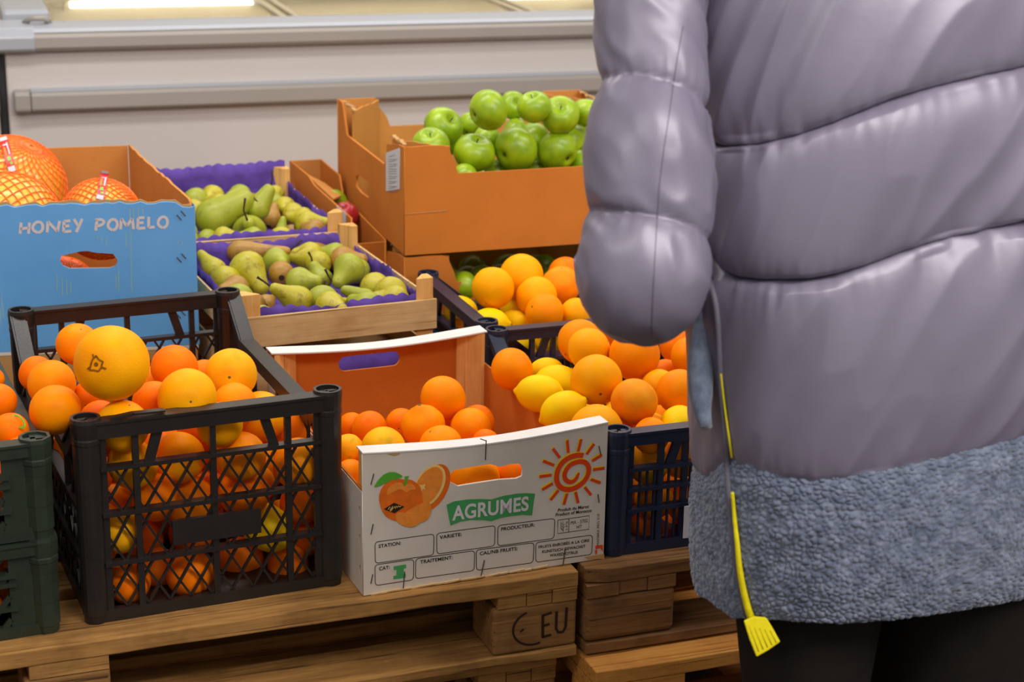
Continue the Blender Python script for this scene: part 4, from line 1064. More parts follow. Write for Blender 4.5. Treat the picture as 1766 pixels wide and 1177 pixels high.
fill(G1, .4, .6, .008, .11, .031, [], [D_], 'mandarin inside the lower green crate', 'mandarins in the lower green crate', 36, xr=(.15, .4))
AGR = [
 (764, 688, 40, O, .165, 'round orange topmost in the printed box, against the wooden back corner'),
 (730, 735, 38, 'lumpy', .145, 'knobbly orange with a raised neck in the middle of the printed box', dict(face=(-.15, -.88))),
 (763, 717, 30, O, .125, 'orange half hidden behind the knobbly one in the printed box'),
 (812, 739, 36, O, .135, 'orange right of the knobbly one in the printed box'),
 (823, 729, 31, D_, .12, 'redder orange against the right wall of the printed box'),
 (692, 731, 27, D_, .12, 'dark orange left behind the knobbly one', dict(face=(-.1, .3))),
 (637, 740, 31, D_, .12, 'smooth reddish orange at the left of the printed box'),
 (661, 775, 39, A_, .135, 'yellow orange with a green patch above the left printed rim', dict(face=(.3, 0))),
 (760, 771, 38, O, .135, 'orange behind the middle of the printed front rim'),
 (606, 735, 24, D_, .12, 'orange beside the right post of the black crate'),
 (602, 775, 27, A_, .12, 'yellowish orange in the gap between black crate and printed box'),
 (838, 765, 25, D_, .115, 'last glimpse of orange under the right end of the printed rim'),
 (818, 828, 45, O, -.06, 'orange seen through the left of the printed hand hole'),
 (884, 820, 34, D_, -.052, 'orange seen through the right of the printed hand hole'),
 (604, 820, 28, O, .085, 'orange low in the gap left of the printed front'),
]
p_ = load(AG, AW, AD, AGR, 'oranges in the printed box')
fill(AG, AW, AD, .006, .10, .035, p_, [O, D_], 'orange lying low inside the printed box', 'buried oranges of the printed box', 30)
BLU = [
 (883, 637, 37, O, .205, 'orange at the back left corner inside the near navy crate'),
 (942, 641, 28, L, .185, 'small lemon behind the orange in the back left corner', dict(tilt=-10)),
 (963, 662, 38, L, .19, 'shiny lemon in the second row of the near navy crate', dict(tilt=10)),
 (931, 679, 38, L, .19, 'shiny lemon below the corner orange, left in the near navy crate', dict(tilt=5)),
 (971, 708, 38, L, .19, 'lemon against the left rim of the near navy crate', dict(tilt=-30)),
 (1029, 742, 46, Pq, .19, 'pale yellow orange just above the corner of the printed box'),
 (1028, 656, 45, Pq, .235, 'large pale orange with scratches in the centre of the near navy crate', dict(face=(.15, .55))),
 (1016, 603, 38, Pq, .25, 'pale orange behind the large scratched one'),
 (1001, 590, 40, O, .235, 'orange with a stem spot, left at the back of the near heap', dict(face=(-.7, .6))),
 (1049, 572, 28, O, .23, 'orange under the elbow, at the far back of the near heap'),
 (1094, 613, 44, O, .245, 'wide orange just below the elbow of the jacket'),
 (1094, 693, 41, S_, .215, 'dark spotted orange in the middle right of the near navy crate'),
 (1137, 668, 32, Pq, .20, 'pale orange above and right of the spotted one'),
 (1172, 676, 40, O, .215, 'large orange at the jacket edge, right of the spotted one'),
 (1189, 614, 33, O, .225, 'orange at the jacket edge, under the elbow'),
 (1166, 597, 30, D_, .205, 'dark orange between the wide one and the jacket'),
 (1148, 645, 26, D_, .18, 'small dark orange below the wide one'),
 (1172, 733, 39, L, .20, 'yellow lemon with dark stem just above the navy front rim', dict(face=(-.25, .12))),
 (1123, 752, 32, O, .175, 'orange left of the lemon with dark stem'),
 (1073, 738, 28, D_, .165, 'orange glimpsed under the spotted one'),
 (1118, 800, 36, A_, -.058, 'yellow orange behind the first opening of the navy front wall'),
 (1171, 792, 34, A_, -.056, 'yellow orange behind the second opening of the navy front wall'),
 (1128, 862, 34, O, -.056, 'orange behind the grid, second row left'),
 (1183, 868, 36, O, -.056, 'orange behind the grid, second row right'),
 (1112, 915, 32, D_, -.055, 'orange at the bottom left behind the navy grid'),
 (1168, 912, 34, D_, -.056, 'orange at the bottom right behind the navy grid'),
 (1245, 640, 38, O, .215, 'orange hidden by the jacket in the near navy crate'),
 (1250, 720, 38, O, .20, 'orange hidden by the jacket next to the lemon with dark stem'),
]
p_ = load(BF, .4, .6, BLU, 'citrus in the near navy crate')
fill(BF, .4, .6, .008, .16, .035, p_, [O, A_, Pq], 'orange buried in the near navy crate', 'buried citrus of the near navy crate', 45)
BAK = [
 (850, 497, 37, Pq, .235, 'pale orange with dark stem dot, left on the far heap', dict(face=(-.32, .78))),
 (899, 477, 39, Pq, .255, 'topmost pale orange of the far heap'),
 (925, 512, 36, Pq, .225, 'pale orange in the middle of the far heap'),
 (968, 492, 34, S_, .235, 'blotchy orange on the far heap beside the sleeve', dict(face=(0, -.9))),
 (975, 473, 30, D_, .24, 'deeper orange behind the blotchy one beside the sleeve'),
 (939, 540, 34, O, .205, 'orange just above the middle of the far navy rim'),
 (994, 543, 29, Pq, .20, 'pale orange above the far rim beside the sleeve'),
 (796, 533, 26, L, .185, 'lemon at the left rim of the far navy crate', dict(tilt=20)),
 (789, 549, 22, L, .165, 'lemon lowest at the left rim of the far navy crate', dict(tilt=40)),
 (844, 559, 32, L, .185, 'lemon just above the left part of the far rim', dict(tilt=0)),
 (884, 532, 25, L, .18, 'lemon glimpsed between the dotted orange and its neighbour', dict(tilt=60)),
 (887, 556, 24, L, .175, 'yellow lemon peeping over the far rim', dict(tilt=10)),
 (942, 590, 27, L, -.040, 'glossy lemon seen through the hand hole of the inner navy wall', dict(tilt=5)),
 (896, 596, 28, L, -.042, 'lemon seen through the square opening of the inner navy wall', dict(tilt=30)),
 (866, 600, 26, L, -.042, 'lemon at the leftmost opening of the inner navy wall', dict(tilt=70)),
 (1035, 520, 33, O, .22, 'orange of the far heap hidden behind the sleeve'),
 (1040, 470, 33, O, .23, 'orange at the back of the far heap hidden behind the sleeve'),
]
p_ = load(BB, .6, .4, BAK, 'citrus in the far navy crate', True)
fill(BB, .6, .4, .008, .16, .035, p_, [Pq, A_], 'orange buried in the far navy crate', 'buried citrus of the far navy crate', 40)
APL = [
 (842, 190, 36, .52, 'large green apple topmost on the heap, left', dict(face=(-.85, .35), calyx=True)),
 (764, 219, 35, .455, 'green apple at the upper left slope of the heap', dict(face=(.6, -.4))),
 (743, 251, 33, .435, 'green apple lowest left of the heap with its hollow upwards', dict(face=(.0, -.72))),
 (769, 240, 30, .42, 'pale green apple between the two leftmost ones'),
 (885, 182, 25, .50, 'green apple behind the topmost one, showing its stem hollow', dict(face=(.4, -.2))),
 (921, 185, 30, .515, 'green apple second from left along the top of the heap', dict(face=(-.2, -.8))),
 (966, 199, 34, .51, 'green apple with its hollow facing up, right of the top row', dict(face=(0, -.42))),
 (1012, 195, 28, .50, 'green apple at the top beside the sleeve'),
 (1016, 208, 25, .46, 'green apple squeezed under the top one beside the sleeve'),
 (1020, 224, 28, .455, 'yellow green apple beside the sleeve, mid height'),
 (818, 264, 36, .425, 'green apple in the front row, leftmost', dict(face=(.2, -.8))),
 (837, 243, 28, .43, 'yellowish apple behind the leftmost front one'),
 (812, 216, 23, .44, 'dark green apple peeping left under the topmost one'),
 (889, 228, 24, .445, 'green apple in shade under the top row, centre'),
 (920, 240, 29, .44, 'light green apple behind the middle front one'),
 (889, 257, 39, .43, 'largest front apple with its calyx at lower left', dict(face=(-.66, .42), calyx=True)),
 (962, 260, 36, .43, 'front apple with calyx at lower right', dict(face=(.62, .55), calyx=True)),
 (983, 246, 34, .435, 'green apple behind the front right one'),
 (800, 308, 26, .375, 'green apple low in the notch of the tray rim'),
 (860, 300, 26, .375, 'green apple low behind the rim between the first two front ones'),
 (925, 294, 26, .375, 'green apple low behind the rim between the last two front ones'),
 (1006, 284, 28, .39, 'green apple low behind the rim beside the sleeve'),
 (1050, 240, 36, .43, 'green apple hidden behind the sleeve, front'),
 (1060, 205, 36, .47, 'green apple hidden behind the sleeve, back'),
]
items = [dict(px=a[0], py=a[1], r=a[2], z=a[3]) for a in APL]
pl_ = solve(TR, TW, TD, items)
for a, (p, rad, t) in zip(APL, pl_): put_fruit('apple', p, rad, a[4], 'green apples on the upper tray', **(a[5] if len(a) > 5 else {}))
fill(TR, TW, TD, .006, .11, .041, pl_, ['apple'], 'green apple buried in the upper cardboard tray', 'buried apples of the upper tray', 70, tri=True, occ=.6)
TR2 = Frame(-.224, 3.582, .0006, 19.0)
fill(TR2, TW, TD, .006, .14, .041, [], ['apple'], 'green apple in the shaded lower cardboard tray', 'apples in the lower tray', 50, tri=True)
put_fruit('apple', at_z(800, 494, .150), .032, 'green apple glimpsed at the front notch of the lower tray', None)
c = CB.w(.20, -.040, Hc-.062); put_fruit('red_apple', c, .034, 'red apple in the narrow cardboard box', None)
c = CB.w(.275, -.040, Hc-.050); put_fruit('apple', c, .032, 'yellow green apple behind the red one in the narrow box', None)

# ---------------------------------------------------------------- pears
PROF = [(0, 0), (.015, .24), (.05, .50), (.11, .75), (.2, .94), (.31, 1.0), (.43, .93), (.55, .76), (.66, .59), (.77, .47), (.87, .40), (.945, .33), (.985, .18), (1, 0)]
def pear(c, tip, rb, stem, mt, label, group, bend=0.0, nf=1.0):
    ax = (tip-c); L_ = ax.length; d = ax.normalized()
    if L_ < rb*1.15: tip = c+d*rb*1.15
    s0 = c-d*rb*.92; sd = d.cross(Vector((0, 0, 1)))
    if sd.length < .1: sd = Vector((1, 0, 0))
    sd.normalize(); n = 26; seg = 24; vs = []; pr = PROF; tot = (tip-s0).length
    # keep the widest ring at c
    f0 = max(.22, min(.5, (rb*.92)/tot))
    xs = [p[0] for p in pr]; warp = lambda s: s/.31*f0 if s < .31 else f0+(s-.31)/.69*(1-f0)
    rings = []
    for i in range(n+1):
        s = i/n; s = s*s*(3-2*s)*.5+s*.5; r_ = float(np.interp(s, xs, [p[1] for p in pr]))
        if s > .5: r_ = r_*(1-(1-nf)*min(1, (s-.5)/.3))
        w_ = warp(s); p = s0.lerp(tip, w_)+sd*(bend*rb*math.sin(math.pi*max(0, w_-.3)/.7)); rings.append((p, r_*rb))
    u = sd; v = d.cross(u).normalized()
    for p, r_ in rings:
        for k in range(seg):
            t = 2*math.pi*k/seg; q = u*math.cos(t)+v*math.sin(t)
            kk = 1+.035*noise.noise((p+q*r_)*22)
            vs.append(tuple(p+q*r_*kk-c))
    fs = [(i*seg+k, i*seg+(k+1) % seg, (i+1)*seg+(k+1) % seg, (i+1)*seg+k) for i in range(n) for k in range(seg)]
    mb = MB(); mb.add(vs, fs); o = mb.build('pear', M[mt], None, smooth=True); o.location = c
    tag(o, label, 'pear', group)
    if stem is not None:
        a = tip-d*.004-c; b = stem-c; m_ = (a+b)/2+sd*(b-a).length*.12
        k = MB(); k.tube([a, a.lerp(m_, .5), m_, m_.lerp(b, .5)+sd*.0, b], [.0026, .0020, .0018, .0020, .0028], 7); k.build('stem', M['stem'], o, smooth=True)
    else:
        k = MB(); e = -d*rb*.92; k.tube([e+d*.003, e-d*.0015], [.004, .006], 7); k.build('calyx', M['stem'], o)
    return o
def pears(rows, sc, ox, oy, fr, wd, dp, group, placed_out):
    items = []
    for r_ in rows: items.append(dict(px=ox+r_[0]/sc, py=oy+r_[1]/sc, r=r_[2]/sc, z=r_[3]))
    pl = solve(fr, wd, dp, items, 400, -.01)
    for r_, (p, rad, t) in zip(rows, pl):
        tip = CAMP+ray(ox+r_[4][0]/sc, oy+r_[4][1]/sc)*(t+r_[5]); st = CAMP+ray(ox+r_[6][0]/sc, oy+r_[6][1]/sc)*(t+r_[5]*1.1) if r_[6] else None
        pear(p, tip, rad, st, r_[7], r_[8], group, *(r_[9:]))
    placed_out += pl
G_, Y_, Rr_ = 'pear_green', 'pear_yellow', 'pear_russet'
PA = [
 (185, 395, 78, .235, (85, 270), .03, None, Y_, 'brown flecked yellow pear lying at the far left of the front crate'),
 (132, 452, 72, .215, (60, 500), .04, None, Y_, 'round end of a green yellow pear at the left edge of the front crate'),
 (325, 275, 76, .25, (672, 268), .0, (737, 200), Rr_, 'long russet pear lying across the back of the front crate', .1, 1.1),
 (390, 375, 115, .255, (500, 545), -.02, None, Y_, 'fat mottled pear with its neck pointing down, left in the front crate', .0, 1.2),
 (607, 418, 86, .235, (600, 360), .07, None, Rr_, 'round brown pear showing its blossom end'),
 (860, 450, 78, .225, (800, 335), .0, (780, 275), G_, 'slim green pear standing up in the middle of the front crate', .0, 1.1),
 (1040, 380, 104, .255, (948, 495), -.03, (886, 385), G_, 'plump green pear leaning right, its dark stem pointing left'),
 (820, 275, 66, .23, (1000, 300), .03, None, Rr_, 'russet pear at the back right under the scalloped paper', .0, 1.3),
 (745, 350, 42, .20, (860, 372), .02, None, G_, 'small green pear glimpsed behind the standing one'),
 (715, 585, 98, .245, (535, 492), -.03, (455, 435), Y_, 'spotted yellow pear in the foreground with a thin stem to the left'),
 (505, 605, 62, .21, (560, 560), .05, None, Rr_, 'brown pear behind the corner post of the front crate'),
 (730, 515, 48, .21, (772, 470), .02, None, G_, 'small pear end above the spotted foreground pear'),
 (905, 570, 68, .22, (850, 525), .02, (885, 457), G_, 'green pear right of the spotted one with a thick dark stem'),
 (1150, 560, 52, .235, (985, 508), -.02, None, G_, 'smooth green pear lying diagonally in the right front', .0, 1.5),
 (1185, 540, 72, .205, (1240, 570), .04, None, Rr_, 'brown rounded pear in the right corner by the purple paper'),
 (1075, 610, 48, .225, (985, 575), -.01, (935, 510), Y_, 'pale pear tip with a brown stem behind the front board'),
 (700, 440, 50, .185, (740, 410), .03, None, Rr_, 'shaded pear glimpsed in the middle gap'),
 (540, 680, 45, .195, (600, 690), .02, None, Y_, 'pear just showing above the purple edge at the front left'),
 (1280, 610, 42, .195, (1330, 600), .02, None, Y_, 'pear just showing above the purple edge at the front right'),
]
po1 = []
pears(PA, 3.679, 320, 360, P1, .374, .472, 'pears in the front crate', po1)
PB = [
 (1050, 505, 100, .265, (1245, 390), -.01, (1290, 442), G_, 'large green pear leaning to the upper right in the rear crate', .0, 1.35),
 (1265, 455, 62, .28, (1335, 340), .0, (1338, 268), G_, 'pale green pear pointing up behind the large one', .0, 1.3),
 (1225, 570, 84, .24, (1218, 520), -.09, (1204, 405), G_, 'green pear facing forward with an upright dark stem in the rear crate', .0, 1.0),
 (1330, 508, 52, .24, (1352, 430), .03, None, Rr_, 'dark shaded pear right of the forward facing one'),
 (1380, 575, 34, .235, (1392, 492), .0, None, G_, 'slim green pear standing at the right of the rear crate', .0, 1.2),
 (1432, 580, 48, .225, (1470, 600), .03, None, Rr_, 'small brown pear at the right end of the rear crate'),
 (1020, 612, 58, .22, (960, 620), .02, None, G_, 'pear low at the left above the purple edge of the rear crate'),
 (1355, 430, 42, .24, (1360, 380), .04, None, G_, 'green pear in the back corner of the rear crate'),
 (960, 420, 70, .25, (900, 400), .03, None, G_, 'pear behind the blue box corner in the rear crate'),
]
po2 = []
pears(PB, 2.848, 0, 200, P2, .374, .50, 'pears in the rear crate', po2)
def fill_pears(fr, wd, dp, pl, label, group):
    n = 0
    for j in range(7):
        for i in range(5):
            rr = rnd.uniform(.025, .032); c = fr.w(.052+i*.067+rnd.uniform(-.008, .008), .052+j*(dp-.10)/6+rnd.uniform(-.006, .006), .044+rnd.uniform(-.004, .006))
            if any((c-p).length < (.030+r_)*.86 for p, r_, t in pl): continue
            if n % 1 == 0:
                a = rnd.uniform(0, 6.28); pear(c, c+Vector((math.cos(a), math.sin(a), .15))*rr*1.6, rr, None, (G_, Y_, G_, Y_, Rr_)[n % 5], label, group); n += 1
fill_pears(P1, .374, .472, po1, 'pear lying in the bottom layer of the front pear crate', 'bottom pears of the front crate')
fill_pears(P2, .374, .50, po2, 'pear lying in the bottom layer of the rear pear crate', 'bottom pears of the rear crate')

# ---------------------------------------------------------------- netted pomelos
def pomelo(px, py, r, t, axis, label, lab=None):
    c = CAMP+ray(px, py)*t; rad = r*t/F_PX
    root = thing('pomelo', Vector(c), label, 'pomelo', 'netted pomelos in the blue box')
    me = sphere_mesh('pomelo', M['pomelo'], lambda p, ph: p*(1+.02*noise.noise(p*1.5+c)), 40, 26); b = meshobj('fruit', me, root); b.scale = (rad*.985,)*3
    q = Vector((0, 0, 1)).rotation_difference(Vector(axis).normalized()); b.rotation_euler = q.to_euler()
    mb = MB(); H = 27
    for sg in (1, -1):
        for k in range(H):
            pts = []
            for i in range(27):
                ph = .035+(math.pi-.07)*i/26; th = 2*math.pi*k/H+sg*(ph-math.pi/2)*1.15
                pts.append(q @ Vector((math.sin(ph)*math.cos(th), math.sin(ph)*math.sin(th), math.cos(ph)))*rad*1.006)
            mb.tube(pts, .00120, 4, False)
    mb.build('net', M['net'], root, smooth=True)
    if lab:
        (x0, y0), (x1, y1), wp = lab; n = 14
        def on_s(x, y):
            d = ray(x, y); f = d.dot(d); e = CAMP-c; bb = e.dot(d); cc = e.dot(e)-(rad*1.02)**2; ds = bb*bb-f*cc
            tt = (-bb-math.sqrt(ds))/f if ds > 0 else t-.02*0
            return CAMP+d*tt-c
        dx, dy = (x1-x0), (y1-y0); L_ = math.hypot(dx, dy); nx, ny = -dy/L_*wp/2, dx/L_*wp/2
        P_ = lambda a, s: on_s(x0+dx*a+nx*s, y0+dy*a+ny*s)
        def st(a0, a1, s0, s1, off, nm, m_, par):
            g = MB(); k = 8; vs = []
            for i in range(k+1):
                for s in (s0, s1):
                    for o_ in (off, off-.0005): p = P_(a0+(a1-a0)*i/k, s); vs.append(p+p.normalized()*o_)
            g.add(vs, [(i*4+a, i*4+b, i*4+4+b, i*4+4+a) for i in range(k) for a, b in ((0, 1), (1, 3), (3, 2), (2, 0))]+[(0, 2, 3, 1), (k*4, k*4+1, k*4+3, k*4+2)])
            return g.build(nm, m_, par)
        l_ = st(0, 1, -1, 1, .0015, 'red_label', M['red_label'], root)
        st(.0, .10, -.9, .9, .0020, 'label_print', M['paper'], l_)
        st(.84, .99, -.8, .9, .0020, 'label_print', M['paper'], l_)
        st(.28, .52, .15, .65, .0020, 'label_print', M['print_orange2'], l_)
        st(.16, .50, -.65, -.3, .0020, 'label_print', M['paper'], l_)
        st(.20, .24, -.7, .6, .0020, 'label_print', M['paper'], l_)
        st(.56, .68, -.4, .4, .0020, 'label_print', M['label_green'], l_)
        st(.72, .80, -.6, .0, .0020, 'label_print', M['label_green'], l_)
    return root
pomelo(18, 330, 96, 3.70, (.5, -.2, .9), 'orange netted pomelo at the back left, tallest in the blue box, red label', ((5, 238), (22, 297), 14))
pomelo(14, 392, 95, 3.42, (-.9, -.2, .2), 'orange netted pomelo right behind the torn front rim, at the photo edge')
pomelo(175, 378, 70, 3.46, (.9, .1, .35), 'smallest orange netted pomelo with a red label standing up, right in the blue box', ((181, 297), (172, 345), 14))
pomelo(108, 503, 60, 3.58, (.3, 0, .9), 'netted pomelo seen through the hand hole of the blue box')

# ---------------------------------------------------------------- the person in the quilted jacket
JF = Frame(.470, 2.150, FLOOR, 22.0)
person = thing('person', JF, 'person seen from behind in a grey quilted jacket with fleece hem, reaching into the crates', 'person')
bpy.context.view_layer.update()
PINV = JF.M.inverted()
def pmesh(name, vs, fs, m, parent, smooth=True):
    me = bpy.data.meshes.new(name); me.from_pydata([tuple(PINV @ Vector(v)) for v in vs], [], fs)
    bm = bmesh.new(); bm.from_mesh(me); bmesh.ops.recalc_face_normals(bm, faces=bm.faces); bm.to_mesh(me); bm.free()
    me.materials.append(m)
    if smooth:
        for p in me.polygons: p.use_smooth = True
    return meshobj(name, me, parent)
ZK = [0, .18, .25, .45, .65, .85, .98, 1.06, 1.12, 1.2]
AK = [.232, .232, .236, .240, .240, .238, .225, .165, .085, .075]
BK_ = [.160, .160, .160, .152, .148, .150, .135, .105, .075, .070]
LY = [.0, .0, .0, .0, .01, .03, .045, .055, .065, .07]
LX = [.022, .022, .020, .008, -.005, -.012, -.02, -.02, -.02, -.02]
ZD = np.linspace(-.1, 1.3, 281)
def soft(A):
    y = np.interp(ZD, ZK, A); k = np.exp(-(np.arange(-24, 25)/10.0)**2); k /= k.sum()
    return np.convolve(np.pad(y, 24, 'edge'), k, 'valid')
AKd, BKd, LXd, LYd = soft(AK), soft(BK_), soft(LX), soft(LY)
def S(th, z, off=0.0):
    a, b = float(np.interp(z, ZD, AKd))+off, float(np.interp(z, ZD, BKd))+off
    c, s = math.cos(th), math.sin(th); e = .82
    x = a*math.copysign(abs(c)**e, c); y = b*math.copysign(abs(s)**e, s)
    return JF.o+JF.ex*(x+float(np.interp(z, ZD, LXd)))+JF.ey*(y+float(np.interp(z, ZD, LYd)))+Vector((0, 0, z-FLOOR))
NTH = 440
TH_ = [2*math.pi*i/NTH for i in range(NTH)]
def seam(curve):
    xs = [c[0] for c in curve]; ys = [c[1] for c in curve]; ts, zs = [], []
    for th in np.linspace(math.pi*.98, 2*math.pi, 90):
        lo, hi = 0.0, 1.15
        f = lambda z: (lambda q: q[1]-float(np.interp(q[0], xs, ys)))(proj(S(th, z, .012)))
        if f(lo) < 0 or f(hi) > 0: continue
        for _ in range(26):
            m_ = (lo+hi)/2
            if f(m_) > 0: lo = m_
            else: hi = m_
        q = proj(S(th, lo, .012))
        if xs[0]-14 <= q[0] <= xs[-1]+14: ts.append(th); zs.append(lo)
    A = np.array([[1, math.cos(t), math.sin(t)] for t in ts]); co = np.linalg.lstsq(A.T@A+np.diag([0, .6, .6]), A.T@np.array(zs), rcond=None)[0]
    H = lambda t: co[0]+co[1]*math.cos(t)+co[2]*math.sin(t)
    def z(t):
        t = t % (2*math.pi)
        if ts[0] <= t <= ts[-1]: return float(np.interp(t, ts, zs))
        # ease from the fitted ends into the plane of the seam
        d0 = (ts[0]-t) if t < ts[0] else 99; d1 = (t-ts[-1]) if t > ts[-1] else (t+2*math.pi-ts[-1])
        r0, r1 = zs[0]-H(ts[0]), zs[-1]-H(ts[-1])
        return H(t)+r0*math.exp(-(d0/.5)**2)+r1*math.exp(-(d1/.5)**2)
    return z
zh = seam([(1198, 960), (1208, 1010), (1228, 1045), (1262, 1068), (1300, 1070), (1370, 1075), (1450, 1078), (1530, 1072), (1600, 1064), (1680, 1052), (1766, 1036), (1900, 1010)])
zf = seam([(1192, 860), (1215, 832), (1250, 800), (1266, 798), (1300, 813), (1340, 825), (1400, 831), (1440, 830), (1500, 822), (1540, 815), (1600, 800), (1650, 786), (1700, 775), (1766, 758), (1900, 725)])
z2 = seam([(1215, 430), (1236, 458), (1262, 478), (1300, 484), (1350, 485), (1400, 482), (1440, 475), (1500, 457), (1560, 435), (1620, 418), (1690, 402), (1766, 384), (1900, 352)])
z1 = seam([(1215, 245), (1240, 254), (1300, 251), (1370, 235), (1430, 215), (1480, 195), (1540, 172), (1600, 155), (1680, 136), (1766, 118), (1900, 95)])
def shell(z0, z1_, nz, A, wr, off0=0.0, fl=None, taper=None):
    vs = []; fs = []
    for j in range(nz+1):
        t = j/nz; u = .5-.5*math.cos(math.pi*t)
        for th in TH_:
            zb, zt_ = z0(th), z1_(th); z = zb+(zt_-zb)*u; base = S(th, z); 
            p1, p2 = S(th-.01, z), S(th+.01, z); tn = (p2-p1).normalized(); nrm = Vector((tn.y, -tn.x, 0))
            d = off0+A*(max(0, 4*u*(1-u)))**.33
            if wr:
                arc = th*.215; h_ = z
                q = Vector((arc*.88-h_*.47, arc*.47+h_*.88, 0)); k1 = noise.noise(Vector((q.x*12, q.y*2.6, 3)))
                k2 = noise.noise(Vector((q.x*24+9, q.y*4.5, 7))); e = min(u, 1-u)
                env = min(1, e/.05)
                d += wr*(.95*k1+.75*(.30-abs(k2)))*env
                pk = math.exp(-(e/.09))*(1-math.exp(-e/.006)); d += .0045*pk*noise.noise(Vector((arc*75, h_*12, 1)))
                d += .006*noise.noise(Vector((arc*6, h_*6, 11)))*env
            if fl:
                p = base+noise.noise_vector(base*90)*.0016; v0 = noise.voronoi(p*(1/.0070))[0]; 
                d += fl*min(1, 2.6*(v0[1]-v0[0]))**.6+.003*noise.noise(p*28)
            if taper: d *= taper(u)
            vs.append(base+nrm*d)
    for j in range(nz):
        for i in range(NTH):
            a = j*NTH+i; b = j*NTH+(i+1) % NTH; fs.append((a, b, b+NTH, a+NTH))
    return vs, fs
def merge(parts):
    V, Fc = [], []
    for v, f in parts: n = len(V); V += v; Fc += [tuple(i+n for i in q) for q in f]
    return V, Fc
zs_ = lambda t: 1.00
zn = lambda t: 1.15
zlow = lambda th: zf(th)-.004
body_parts = [shell(zlow, z2, 110, .026, .0115, .0), shell(z2, z1, 90, .026, .0125), shell(z1, lambda t: 1.03, 90, .026, .0115), shell(lambda t: 1.03, zn, 20, .018, .003)]
V, Fc = merge(body_parts); jacket = pmesh('jacket', V, Fc, M['satin'], person)
jb = BVHTree.FromPolygons([tuple(v) for v in V], Fc)
NTH = 900; TH_ = [2*math.pi*i/NTH for i in range(NTH)]
V2, F2 = shell(zh, lambda th: zf(th)+.006, 170, .016, 0, .004, .0042)
# close the hem underneath
n0 = len(V2)
for th in TH_: V2.append(S(th, zh(th)+.004, -.004))
F2 += [(i, n0+i, n0+(i+1) % NTH, (i+1) % NTH) for i in range(NTH)]
hem = pmesh('fleece_hem', V2, F2, M['fleece'], jacket)
hb = BVHTree.FromPolygons([tuple(v) for v in V2], F2)
def hit(px, py, off=.002):
    d = ray(px, py); u = d.normalized(); best = None
    for b in (jb, hb):
        h = b.ray_cast(CAMP, u)
        if h[0] is not None and (best is None or h[3] < best): best = h[3]
    return None if best is None else CAMP+u*(best-off)
def pmb(name, mb, m, parent, smooth=True): return pmesh(name, [Vector(v) for v in mb.v], mb.f, m, parent, smooth)
def dens(pts, n=6):
    out = []
    for a, b in zip(pts[:-1], pts[1:]):
        for k in range(n): t = k/n; out.append((a[0]*(1-t)+b[0]*t, a[1]*(1-t)+b[1]*t))
    return out+[pts[-1]]
def surf_tube(pts, r, off=.001, seg=7, sx=1.0):
    P = [hit(x, y, off) for x, y in dens(smooth(pts, 2, False), 2)]; P = [p for p in P if p is not None]
    # drop sudden jumps
    Q = [P[0]]
    for p in P[1:]:
        if (p-Q[-1]).length < .05: Q.append(p)
    for _ in range(3): Q = [Q[0]]+[(Q[i-1]+Q[i]*2+Q[i+1])/4 for i in range(1, len(Q)-1)]+[Q[-1]]
    mb = MB(); rr = r if not isinstance(r, tuple) else [r[0]+(r[1]-r[0])*i/(len(Q)-1) for i in range(len(Q))]
    mb.tube(Q, rr, seg, True, sx); return mb
pmb('zip_tape', surf_tube([(1224, 478), (1230, 505), (1237, 540), (1240, 600), (1243, 660), (1248, 720), (1253, 780), (1256, 840), (1261, 900), (1268, 960), (1277, 1020), (1287, 1062)], .0042, .003), M['zip_tape'], jacket)
pmb('zip_teeth', surf_tube([(1243, 645), (1248, 690), (1255, 740), (1262, 790)], .0014, .0055), M['yellow_tape'], jacket)
pmb('yellow_ribbon', surf_tube([(1263, 850), (1267, 900), (1272, 940), (1275, 980), (1282, 1020), (1292, 1058), (1298, 1072)], (.0022, .0050), .009), M['yellow_tape'], jacket)
pmb('dark_placket', surf_tube([(1262, 860), (1267, 940), (1274, 1000), (1284, 1050), (1291, 1070)], .0022, .0085), M['stitch'], jacket)
hp = hit(1300, 1062, .014); tt = (hp-CAMP).dot(fwd)
tabp = [CAMP+ray(x, y)*tt for x, y in ((1283, 1072), (1300, 1064), (1322, 1066), (1334, 1086), (1346, 1108), (1326, 1122), (1305, 1134), (1293, 1104))]
mb = MB(); n = len(tabp); bk_ = fwd*.006
mb.add([tuple(p) for p in tabp]+[tuple(p+bk_) for p in tabp], [tuple(range(n)), tuple(range(n, 2*n))[::-1]]+[(i, n+i, n+(i+1) % n, (i+1) % n) for i in range(n)])
tab = pmb('yellow_tab', mb, M['yellow_tape'], jacket, False)
bv = tab.modifiers.new('bevel', 'BEVEL'); bv.width = .0015; bv.segments = 2
mb = MB()
for k in range(5):
    f = .14+.18*k; a = tabp[0].lerp(tabp[3], f); b = tabp[6].lerp(tabp[4], f); mb.tube([a.lerp(b, .12)-fwd*.0003, a.lerp(b, .9)-fwd*.0003], .0007, 5)
pmb('tab_rib', mb, plain('ribbon_rib', srgb(206, 190, 10), .6, .3, .1, 100), tab)
# dark thread along each quilting line
def thread(zfn, off, nm):
    mb = MB(); pts = []
    for i in range(0, 441): th = 2*math.pi*i/440; pts.append(S(th, zfn(th), off))
    mb.tube(pts, .0008, 5, False); return pmb(nm, mb, M['stitch'], jacket)
thread(z1, .0016, 'quilting_seam'); thread(z2, .0016, 'quilting_seam')
